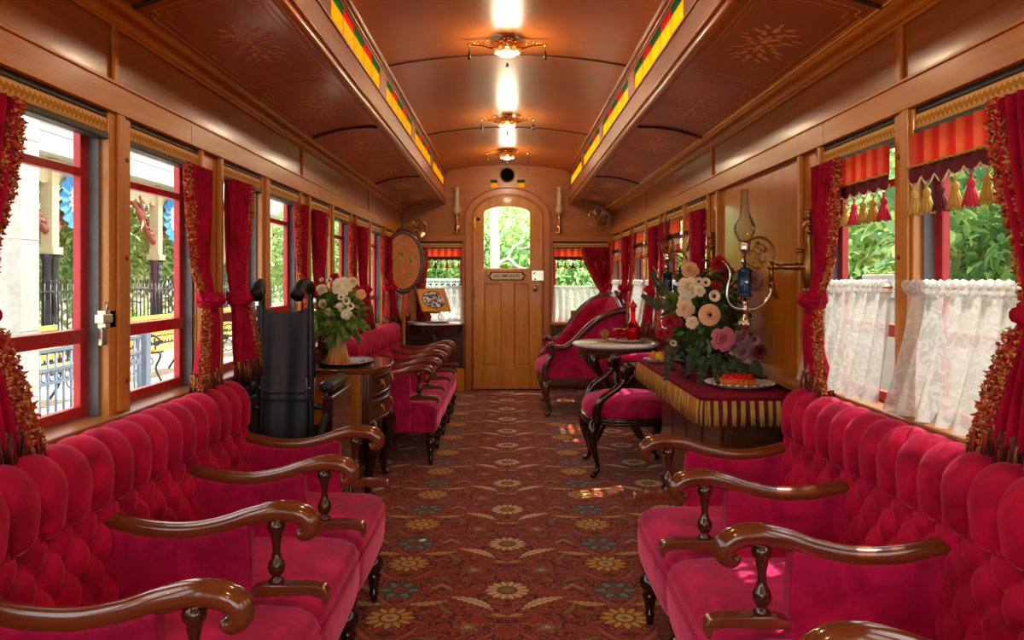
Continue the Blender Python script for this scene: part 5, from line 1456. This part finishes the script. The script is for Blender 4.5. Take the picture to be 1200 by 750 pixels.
for (px, py, ln, an) in ((838,415,.16,-1.5),(850,425,.13,-1.3),(826,420,.14,-1.8),(815,408,.12,-1.9),(787,405,.15,-1.8),(775,360,.10,2.6),(780,345,.12,2.2),(860,420,.12,-1.0),(880,425,.09,-.8)):
    b = MB(); p = W2L(px, py, 3.18); p.x = min(p.x, .15); d = Vector((math.cos(an), -.15, math.sin(an)))
    for t in range(14):
        q = p+d*ln*t/14
        if q.z < .01: q.z = .01
        for s_ in (-1, 1):
            dd = d*.5+Vector((-d.z, 0, d.x))*s_
            if q.z+dd.z*.03 < .01: dd.z = 0
            b.leaf(q, dd, (0,-1,.2), .035*(1-t/18), .010)
    b.tube([p, p+d*ln], .0015, 4); b.build('fern', M['leaf_bq'], bq)

# flared vase and bouquet on the chest
dz = .6925
dl = thing('serving_tray', 'oval tray with lace doily on the drawer chest', 'tray', (-.90, 4.30, dz))
b = MB(); b.lathe([(0,.006),(.17,.006),(.185,.014),(.19,.016),(.188,.010),(.17,.0),(0,.0)], n=40, sx=.78, sy=1.25); b.build('dish', M['black'], dl)
b = MB(); b.lathe([(0,.009),(.165,.009),(.166,.007)], n=40, sx=.78, sy=1.25); b.build('doily', M['doily'], dl)
vs_ = thing('flared_vase', 'amber glass vase with flared foot on the tray of the drawer chest', 'vase', (-.93, 4.22, dz+.0095))
b = MB()
def vf(u, v):
    r_ = .034+.036*(1-v)**2.2+.012*v**6; a = 2*PI*u; r_ *= 1+.05*math.cos(a*12)
    return (r_*math.cos(a), r_*math.sin(a), .205*v)
b.grid(vf, 96, 24, closed_u=True); b.lathe([(0,.001),(.068,.001)], n=24); b.build('vase_body', M['vase'], vs_)
vb = thing('vase_bouquet', 'cream and red flower bouquet in the amber vase', 'bouquet', (-.93, 4.22, dz+.205))
def V2L(px, py, d): return Vector(((px-CX)*d/F+.93, d-4.22, CH-(py-CY)*d/F-dz-.205))
b = MB()
for k in range(9): a = k*.7; b.tube([(.012*math.cos(a),.012*math.sin(a),-.15),(.02*math.cos(a),.02*math.sin(a),.0),(.09*math.cos(a),.09*math.sin(a),.12)], .003, 5)
b.build('stems', M['leaf_bl'], vb)
b = MB(); rr = random.Random(11)
for k in range(420):
    d = Vector((rr.gauss(0,1), rr.gauss(0,1), rr.gauss(0,1))).normalized(); f = rr.uniform(.35,1)
    p = Vector((.0+-.0+d.x*.15*f, -.04+d.y*.15*f, .075+d.z*.15*f))
    if p.x < -.12: p.x = -.12
    if p.z < .0 and math.hypot(p.x, p.y) < .07: p.z = .02
    dd = d+Vector((rr.gauss(0,.4), rr.gauss(0,.4), rr.gauss(0,.4)-.25)); 
    if p.x < -.07: dd.x = abs(dd.x)
    ll = rr.uniform(.04,.075); b.leaf(p, dd, d+Vector((0,-.4,.4)), ll, ll*.5)
b.build('foliage', M['leaf_bl'], vb)
for k, (kd, a, c, px, py, d, R_) in enumerate((('rose','cream','cream',401,336,4.08,.050),('rose','cream','cream',377,340,4.10,.030),('rose','red','red',372,340,4.14,.030),('rose','red','red',392,325,4.2,.024),
    ('bell','cream','wine',400,348,4.06,.018),('bell','cream','wine',406,353,4.06,.020),('bell','cream','wine',411,359,4.06,.018),('rose','cream','cream',406,368,4.06,.028),('rose','white','white',378,356,4.06,.022),('rose','cream','cream',384,366,4.07,.022),
    ('rose','cream','cream',413,331,4.16,.028),('bell','cream','wine',386,329,4.15,.016),('rose','peach','peach',423,345,4.12,.026),('rose','cream','cream',398,360,4.07,.022),('bell','cream','wine',377,328,4.16,.012))):
    p = V2L(px, py, d); petalflower('rose' if kd == 'rose' else 'small_blossom', kd, FM[a], FM[c], vb, p, R_*1.1, (p.x*2, -1, p.z*1.5), k+50)

# decanter set on the round table
rz_ = .7285
sv = thing('silver_tray', 'small silver tray under the red decanter on the round marble table', 'tray', (.83, 5.27, rz_))
b = MB(); b.lathe([(0,.012),(.11,.012),(.135,.022),(.14,.024),(.136,.018),(.11,.006),(.05,.004),(.05,0),(0,0)], n=32, sx=1, sy=.8)
for k in range(12):
    a = 2*PI*k/12; b.ball((.136*math.cos(a), .109*math.sin(a), .022), (.010,.010,.006), 7, 5)
b.build('tray_dish', M['silver'], sv)
dc = thing('red_decanter', 'tall red glass decanter with pointed stopper on the silver tray', 'decanter', (.868, 5.30, rz_+.012))
b = MB(); b.lathe([(0,0),(.036,.0),(.038,.006),(.044,.05),(.040,.075),(.022,.105),(.014,.12),(.013,.165),(.018,.17),(.017,.176)], n=12); b.build('bottle', M['g_redv'], dc)
b = MB(); b.lathe([(0,.003),(.034,.004),(.040,.05),(.036,.072),(.0,.074)], n=12); b.build('wine', glz, dc)
b = MB(); b.lathe([(.012,.165),(.014,.18),(.026,.192),(.020,.204),(.006,.218),(.004,.226),(0,.235)], n=10); b.build('stopper', glz, dc); dc.scale = (1.15, 1.15, 1.22)
def goblet(x, y, lab):
    r = thing('red_goblet', lab, 'goblet', (x, y, rz_+.012))
    b = MB(); b.lathe([(0,0),(.018,.001),(.019,.003),(.004,.008),(.003,.03),(.004,.036),(.014,.04),(.019,.06),(.0195,.082)], n=16); b.build('bowl', M['g_redv'], r)
    b = MB(); b.tube([(.0195*math.cos(2*PI*t/16), .0195*math.sin(2*PI*t/16), .082) for t in range(16)], .0022, 5, closed=True); b.build('gilt_rim', M['gold'], r)
    b = MB(); b.lathe([(0,.04),(.013,.042),(.017,.058),(0,.06)], n=14); b.build('wine', glz, r)
goblet(.745, 5.25, 'leftmost red goblet with gilt rim on the silver tray'); goblet(.795, 5.22, 'red goblet with gilt rim nearest the red decanter'); goblet(.77, 5.32, 'red goblet with gilt rim behind the other two')
kx = thing('napkin_fan', 'tan folded napkin fan at the left of the goblets on the marble table', 'napkin', (.672, 5.30, rz_))
b = MB(); b.grid(lambda u, v: ((u-.5)*.05*(.3+v)+.0, .008*math.sin(u*30), .005+.085*v*(1-.3*(2*u-1)**2)), 30, 8); b.build('fan', M['tan'], kx)
b = MB(); b.lathe([(0,0),(.035,.002),(.036,.012),(.02,.018),(0,.018)], n=16, sy=.5); b.build('base', M['tan'], kx)

# picture on its little easel on the console
ez = thing('picture_easel', 'orange mounted oval black and white picture on a small stand on the console', 'picture', (-.745, 7.88, .7225))
b = MB(); b.lathe([(0,0),(.15,.0),(.155,.008),(.14,.016),(0,.016)], n=28, sy=.75); b.build('base', M['rosewood'], ez)
b = MB()
for sx in (-1, 1): b.tube(smoothpath([(sx*.07,-.02,.016),(sx*.035,0,.05),(sx*.05,.0,.09),(sx*.02,.01,.12)], 4), .006, 6)
b.tube([(-.06,-.01,.10),(.06,-.01,.10)], .008, 6); b.ball((0,-.01,.105), (.03,.012,.014), 10, 6); b.build('stand', M['darkbrass'], ez)
b = MB(); b.M = Matrix.Translation((.02,0,.11)) @ Matrix.Rotation(math.radians(35), 4, 'Z') @ Matrix.Rotation(math.radians(-30), 4, 'X')
b.box(-.165, .165, -.006, .006, 0, .265); fr = b.build('mount', plain('mount', srgb(226,150,36), .5), ez)
MM = b.M.copy()
b = MB(); b.M = MM; b.prism([(.125*math.cos(2*PI*t/32), .135+.095*math.sin(2*PI*t/32)) for t in range(32)], -.009, -.006); b.build('oval_print', M['bwpic'], fr)
b = MB(); b.M = MM; b.tube([(.128*math.cos(2*PI*t/32), -.008, .135+.098*math.sin(2*PI*t/32)) for t in range(32)], .004, 5, closed=True)
b.tube([(-.165,-.006,0),(.165,-.006,0),(.165,-.006,.265),(-.165,-.006,.265)], .005, 5, closed=True); b.build('border', M['rosewood'], fr)
# books on the right end sill
b = MB()
for k, (x, w_, h, c, lab) in enumerate(((.695,.05,.125,srgb(150,60,50),'rust-red book standing on the sill of the right end window'), (.752,.028,.12,srgb(200,170,120),'cream book between two darker ones on the end sill'), (.785,.03,.115,srgb(40,70,64),'dark green book on the end sill'))):
    r = thing('book', lab, 'book', (x, YE-.035, wz0-.004), 0, 'books on the right end sill')
    b = MB(); b.box(-w_/2, w_/2, -.015, .05, 0, h); b.build('cover', plain('cover', c, .6), r, bevel=.003)
    b = MB(); b.box(-w_/2+.004, w_/2-.004, -.0148, .049, h-.001, h+.0015); b.build('pages', M['cream'], r)
# ================================================================== outside
b = MB(); b.box(-40, 40, -30, 70, -.9, -.32); struct(b.build('ground', [plain('soil', srgb(120,118,92), .9, vs=.8)]))
b = MB(); b.box(-7.6, -1.5, -8, 40, -.32, -.30); struct(b.build('platform_paving', [M['paving']]))
def tree_mesh(seed, R3, zc, n, leaf, mats, trunk=.11, lean=.3, barkm=None, branchy=5):
    rr = random.Random(seed); b = MB(); b.cur = len(mats)
    base = [(0,0,-.32),(.05,.02,.5),(.02*lean,.06,1.3),(lean*.5,.1,zc)]
    P = smoothpath(base, 4); b.tube(P, lerpl([trunk,trunk*.8,trunk*.7,trunk*.4], len(P)), 8)
    for k in range(branchy):
        a = k*2.4+seed; q = P[6+k % 5]; e = (q[0]+R3[0]*.7*math.cos(a), q[1]+R3[1]*.7*math.sin(a), zc+R3[2]*rr.uniform(-.3,.6))
        mid = ((q[0]+e[0])/2+rr.uniform(-.15,.15), (q[1]+e[1])/2, (q[2]+e[2])/2+.15)
        pp = smoothpath([q, mid, e], 4); b.tube(pp, lerpl([trunk*.45,trunk*.3,trunk*.12], len(pp)), 6)
    cl = []
    for k in range(34):
        d = Vector((rr.gauss(0,1), rr.gauss(0,1), rr.gauss(0,1))).normalized()*rr.uniform(.35,.95)
        cl.append((Vector((d.x*R3[0], d.y*R3[1], zc+d.z*R3[2])), rr.uniform(.35,.7)))
    for k in range(n):
        c, r_ = cl[rr.randrange(len(cl))]
        d = Vector((rr.gauss(0,1), rr.gauss(0,1), rr.gauss(0,1))).normalized()*r_*rr.uniform(.5,1.05)
        p = c+d; 
        if p.z < -.25: p.z = -.25+rr.random()*.3
        b.cur = rr.randrange(len(mats)); dd = d+Vector((rr.gauss(0,.5), rr.gauss(0,.5), rr.gauss(0,.5)-.3)); L = leaf*rr.uniform(.7,1.3)
        b.leaf(p, dd, d+Vector((0,0,.5)), L, L*.45)
    return b
BR = [M['leaf_bright'], M['leaf_bright'], M['leaf_mid']]; MD = [M['leaf_mid'], M['leaf_bright'], M['leaf_dark']]
T1 = tree_mesh(1, (1.5,1.5,1.6), 1.7, 6500, .15, BR).mesh('tree', BR+[M['bark']])
T2 = tree_mesh(2, (1.6,1.6,2.0), 2.3, 6500, .16, MD).mesh('tree', MD+[M['bark']])
T3 = tree_mesh(5, (1.3,1.3,1.0), .7, 4500, .13, BR).mesh('shrub', BR+[M['bark']])
def tr(me, x, y, s, rz, lab, grp, cat='tree'):
    o = inst('tree' if cat == 'tree' else 'shrub', me, None, (x, y, 0), (0,0,rz)); o.scale = (s, s, s); tag(o, lab, cat, grp); return o
rt_ = random.Random(21)
for k, (x, y, m_, s) in enumerate([(5.2,2.0,T1,1.1),(5.8,4.6,T1,1.2),(5.4,7.4,T2,1.15),(6.0,10.4,T1,1.2),(5.6,13.4,T2,1.2),(8.2,3.4,T2,1.4),(8.6,11.4,T1,1.4),(5.6,-.6,T2,1.1),(8.6,16,T2,1.6)]):
    tr(m_, x, y, s, k*1.3, 'leafy green tree outside the right windows', 'trees outside the right windows')
for k, (x, y) in enumerate(((4.6,3.2),(4.8,5.8),(4.7,8.6),(4.9,11.6))):
    tr(T3, x, y, .8, k*1.1, 'low bright green shrub outside the right windows below the trees', 'shrubs outside the right windows', 'shrub')
for k, (x, y, m_, s) in enumerate([(-3.0,16.5,T1,.95),(-.8,17,T1,.95),(1.2,16.2,T1,.95),(3.2,17,T1,.95),(.2,19,T1,1.0),(-2.0,19.4,T1,1.0),(2.3,19.2,T1,1.0),(-4.6,18.6,T1,1.0)]):
    tr(m_, x, y, s, k*1.7+.4, 'leafy tree beyond the end windows and door glass', 'trees beyond the end of the carriage')
for k, (x, y, m_, s) in enumerate([(-9.2,7.0,T1,1.0),(-9.4,10.5,T1,1.1),(-9.0,14.0,T2,1.0),(-9.4,18.0,T1,1.1),(-9.2,22.5,T2,1.2),(-9.2,27.5,T1,1.2),(-9.6,34,T2,1.3),(-9.3,3.6,T2,1.1)]):
    tr(m_, x, y, s, k*.9, 'leafy tree behind the iron fence across the platform', 'trees behind the platform fence')
for k, y in enumerate((5.4, 8.8, 12.2, 15.8, 20)):
    tr(T3, -8.0, y, .55, k*1.4, 'low shrub right behind the dark iron fence', 'shrubs behind the platform fence', 'shrub')
# pale trunked tree in the door window
b = MB(); yk = 12.5; s_ = yk/F
def Q(px, py, dy=0): return ((px-CX)*s_, yk+dy, CH-(py-CY)*s_)
b.tube([(Q(580,300)[0], yk, -.32), Q(580,330), Q(580,290), Q(579,262), Q(579,225)], [.085,.08,.075,.07,.05], 10)
for pts, r0 in (([Q(583,312),Q(595,303),Q(606,312),Q(618,316),Q(640,322)],.028),([Q(595,303),Q(600,292),Q(612,280),Q(616,262)],.022),([Q(583,285),Q(592,268),Q(608,252)],.02),([Q(577,280),Q(566,262),Q(555,255)],.02),([Q(606,292),Q(618,290),Q(632,282)],.014)):
    pp = smoothpath(pts, 4); b.tube(pp, lerpl([r0, r0*.5], len(pp)), 6)
o = b.build('bare_tree', M['bark_white']); tag(o, 'pale bare-trunked tree seen through the glass of the arched door', 'tree')
# pale blue railing past the left end window
r = thing('garden_railing', 'pale blue arched railing seen through the end window left of the door', 'railing', (-1.5, 13, -.32))
for k in range(16):
    b = MB(); x = -.75+k*.1; b.tube([(x,0,0),(x,0,1.46)], .012, 6); b.build('baluster', M['bunting_w'], r)
b = MB(); b.box(-.8, .8, -.03, .03, 1.46, 1.5); b.box(-.8, .8, -.02, .02, 1.2, 1.23)
for k in range(15): 
    x = -.70+k*.1; b.tube([(x+.05*math.cos(PI*t/8), 0, 1.36+.07*math.sin(PI*t/8)) for t in range(9)], .01, 5)
b.build('top_rail', M['bunting_w'], r)
for x in (-.8, .8):
    b = MB(); b.box(x-.05, x+.05, -.05, .05, 0, 1.58); b.box(x-.07, x+.07, -.07, .07, 1.58, 1.61); b.build('post', M['ext_white'], r)
# white wall outside the right windows
b = MB(); b.box(2.9, 3.05, 3.0, 9.5, -.32, 1.02); b.box(2.86, 3.09, 2.96, 9.54, 1.02, 1.08); b.box(2.86,3.09,5.7,6.2,1.08,1.2)
tag(b.build('garden_wall', M['ext_white'], bevel=.01), 'low white garden wall outside the right windows', 'wall')

# platform side -------------------------------------------------------------
r = thing('platform_column', 'white square panelled column on the platform outside the nearest left window', 'column', (-2.95, 4.62, -.3))
b = MB(); b.box(-.08, .08, -.09, .09, 0, 3.6); 
for z in (.3, .75, 1.15, 1.7, 2.3): b.box(-.083, .083, -.093, .093, z, z+.006)
b.build('shaft', M['ext_white'], r, bevel=.004)
b = MB(); b.box(-.14, .14, -.15, .15, 0, .14); b.build('plinth', M['ext_white'], r, bevel=.01)
r = thing('platform_railing', 'blue-grey iron railing with scrolled band between carriage and benches', 'railing', (-3.35, 0, -.3))
for k in range(42):
    y = 2.9+k*.10; b = MB(); b.tube([(0,y,.04),(0,y,.92)], .011, 6); b.build('baluster', M['bluegray'], r)
b = MB()
for z in (.06, .70, .80, .94): b.box(-.012, .012, 2.85, 7.05, z-.012, z+.012)
for k in range(41):
    y = 2.95+k*.10; b.tube([(0, y+.035*math.cos(2*PI*t/10), .75+.035*math.sin(2*PI*t/10)) for t in range(10)], .007, 5, closed=True)
b.build('rails', M['bluegray'], r)
for y in (2.85, 7.08):
    b = MB(); b.box(-.045, .045, y-.045, y+.045, 0, 1.05); b.build('post', M['bluegray'], r)
r = thing('iron_fence', 'tall dark picket fence with spear tips behind the benches', 'fence', (-6.9, 0, -.3))
ka = 0
for k in range(96):
    y = 5+k*.15; b = MB(); b.tube([(0,y,.1),(0,y,1.40)], .013, 5); b.lathe([(.013,1.40),(.022,1.43),(.0,1.49)], (0,y,0), 6); b.build('picket', M['iron'], r)
b = MB()
for z in (.2, .55, 1.28): b.box(-.018, .018, 5, 19.4, z-.015, z+.015)
b.build('rails', M['iron'], r)
b = MB(); b.box(-7.1, -6.95, 3, 30, -.3, -.05); tag(b.build('kerb', M['brick']), 'low brick kerb under the dark platform fence', 'kerb')
def bench():
    r = thing('park_bench', 'x', 'bench')
    for k in range(4):
        b = MB(); b.box(.06+k*.10, .14+k*.10, -.85, .85, .42-.012*k*0, .45); b.build('slat', M['slat'], r, bevel=.006)
    for k in range(5):
        b = MB(); z = .50+k*.085; x = .02-.16*(z-.45); b.box(x-.015, x+.012, -.85, .85, z, z+.065); b.build('slat', M['slat'], r, bevel=.006)
    for y in (-.80, .80):
        b = MB()
        b.tube(smoothpath([(-.06,y,.92),(.0,y,.6),(.04,y,.42),(.02,y,.2),(-.10,y,.0)], 4), .018, 6)
        b.tube(smoothpath([(.04,y,.40),(.25,y,.39),(.46,y,.41),(.48,y,.33),(.42,y,.18),(.50,y,.0)], 4), .018, 6)
        b.tube(smoothpath([(-.0,y,.66),(.15,y,.68),(.36,y,.66),(.47,y,.60),(.45,y,.52),(.38,y,.54)], 4), .018, 6); b.tube([(.40,y,.62),(.42,y,.41)], .015, 6)
        for (cx, cz, q) in ((.2,.22,.10),(.32,.28,.06),(.12,.30,.05),(.2,.55,.07)): b.tube([(cx+q*math.cos(2*PI*t/12), y, cz+q*math.sin(2*PI*t/12)) for t in range(12)], .009, 5, closed=True)
        b.build('iron_end', M['iron'], r)
    return r
bp = bench()
for k, (y, lab) in enumerate(((8.6, 'slatted yellow bench behind the blue-grey railing, seen through the nearest left window'), (11.9, 'slatted yellow bench with scrolled iron ends seen through the second left window'), (15.4, 'slatted yellow bench farthest down the platform'))):
    o = bp if k == 0 else copy_tree(bp); place(o, (-5.5, y, -.3), 0, lab, 'benches along the platform')
# canopy with scalloped cream valance, brown brackets
cnp = thing('station_canopy', 'white and cream station canopy with scalloped trim across the platform', 'canopy', (-7.0, 0, 0))
b = MB()
for k in range(7): b.box(-.05-.05*k, .30-.12*k if k < 2 else .10-.03*k, 3, 36, 3.02+k*.13, 3.02+k*.13+.11)
b.build('fascia', M['ext_white'], cnp, bevel=.01)
b = MB(); b.box(-3.2, -.0, 3, 36, 3.9, 4.0); b.build('roof', M['ext_white'], cnp)
b = MB(); poly = [(3, 3.02)]
y = 3.0
while y < 36:
    for t in range(7): poly.append((y+.15-.15*math.cos(PI*t/6), 2.72-.10*math.sin(PI*t/6)))
    y += .3
poly.append((y, 3.02)); b.prism(poly, -.03, .03, 'yz'); b.build('scalloped_trim', M['ext_cream'], cnp)
for k, y in enumerate((8.2, 11.75, 15.3, 18.9, 22.5, 26.5)):
    b = MB(); b.box(-.09, .09, y-.09, y+.09, 1.6, 3.0); b.box(-.13, .13, y-.13, y+.13, 1.55, 1.66); ps = b.build('post', M['ext_cream'], cnp)
    b = MB(); b.lathe([(.10,-.3),(.10,-.1),(.07,0),(.06,1.4),(.08,1.5),(.10,1.55)], (0,y-.09,0), 10); b.lathe([(.10,-.3),(.10,-.1),(.07,0),(.06,1.4),(.08,1.5),(.10,1.55)], (0,y+.12,0), 10); b.build('iron_base', M['iron'], ps)
    b = MB()
    for s_ in (-1, 1):
        b.tube(smoothpath([(.0,y+s_*.1,1.9),(.0,y+s_*.35,2.1),(.0,y+s_*.75,2.75)], 5), (.06,.05), 6)
        for q in range(5): b.tube(smoothpath([(.0,y+s_*(.15+q*.1),2.05+.08*q),(.0,y+s_*(.35+q*.12),2.05+.12*q),(.0,y+s_*(.42+q*.14),2.16+.12*q)], 3), [.05]*3+[.045]*3+[.02], 6)
    b.build('bracket', M['brown_red'], ps)
def rosette():
    r = thing('bunting_rosette', 'x', 'bunting')
    for (r0, r1, m_, x) in ((.24,.48,'bunting_b',0),(.0,.26,'bunting_w',.012)):
        b = MB(); b.grid(lambda u, v: (x+.03*math.sin(u*2*PI*16)*(.3+.7*v), (r0+(r1-r0)*v)*math.cos(2*PI*u), (r0+(r1-r0)*v)*math.sin(2*PI*u)), 128, 6, closed_u=True)
        b.build('blue_pleats' if m_ == 'bunting_b' else 'white_centre', M[m_], r)
    return r
rp = rosette()
for k, (y, lab) in enumerate(((8.7,'blue and white pleated rosette nearest along the platform canopy'),(11.7,'blue and white pleated rosette seen through the nearest left window'),(15.1,'blue and white pleated rosette seen through the second left window'),(18.9,'blue and white pleated rosette seen left of the wheelchair handles'),(22.6,'blue and white pleated rosette seen above the wheelchair back'))):
    o = rp if k == 0 else copy_tree(rp); place(o, (-6.90, y*1.055, 2.42), 0, lab, 'blue and white rosettes under the canopy')
b = MB(); b.box(-13.4, -12.6, -2, 40, -.3, 5.2); hs = b.build('brick_building', M['brick']); tag(hs, 'pale brick building far behind the platform trees', 'building')
for k in range(7):
    b = MB(); y = 5+k*5; b.box(-12.6, -12.55, y, y+1.2, .9, 2.6); b.build('window_frame', M['ext_white'], hs)
# ================================================================== light and camera
w = bpy.data.worlds.new('sky'); scene.world = w; w.use_nodes = True
bg = w.node_tree.nodes['Background']; bg.inputs[0].default_value = (1.0, .98, .95, 1); bg.inputs[1].default_value = WORLD
sl = bpy.data.lights.new('sun', 'SUN'); sl.energy = SUN; sl.angle = .012; sl.color = (1, .93, .82)
so = bpy.data.objects.new('sun', sl); C.objects.link(so)
so.rotation_euler = Vector(SUNDIR).to_track_quat('Z', 'Y').to_euler()
for (y, z) in LAMPS:  # glow for the visible lamps and for the added unseen ones
    l = bpy.data.lights.new('lamp_glow', 'POINT'); l.energy = LAMPW; l.color = LAMPC; l.shadow_soft_size = .05
    o = bpy.data.objects.new('lamp_glow', l); C.objects.link(o); o.location = (0, y, z)
def portal(loc, rot, sx, sy):
    l = bpy.data.lights.new('daylight_portal', 'AREA'); l.shape = 'RECTANGLE'; l.size = sx; l.size_y = sy; l.cycles.is_portal = True
    o = bpy.data.objects.new('daylight_portal', l); C.objects.link(o); o.location = loc; o.rotation_euler = rot
if PORTALS:
    for sd, ST in ((-1, LS), (1, RS)):
        for i, s in enumerate(ST):
            if sd > 0 and i == 4: continue
            portal((sd*1.2, s+.55, 1.205), (0, sd*PI/2, 0), .83, 1.1)
    portal((0, YR-.1, 1.25), (PI/2, 0, 0), 2.2, 1.5)
cam = bpy.data.cameras.new('camera'); co = bpy.data.objects.new('camera', cam); C.objects.link(co)
co.location = (0, 0, CH); co.rotation_euler = (PI/2, 0, 0)
cam.sensor_width = 36; cam.lens = F/1200*36; cam.shift_x = (600-CX)/1200; cam.shift_y = -(375-CY)/1200; cam.clip_start = .05
scene.camera = co
vs = scene.view_settings; vs.view_transform = 'Standard'; vs.look = 'None'; vs.exposure = EXPO; vs.gamma = 1; vs.use_curve_mapping = False
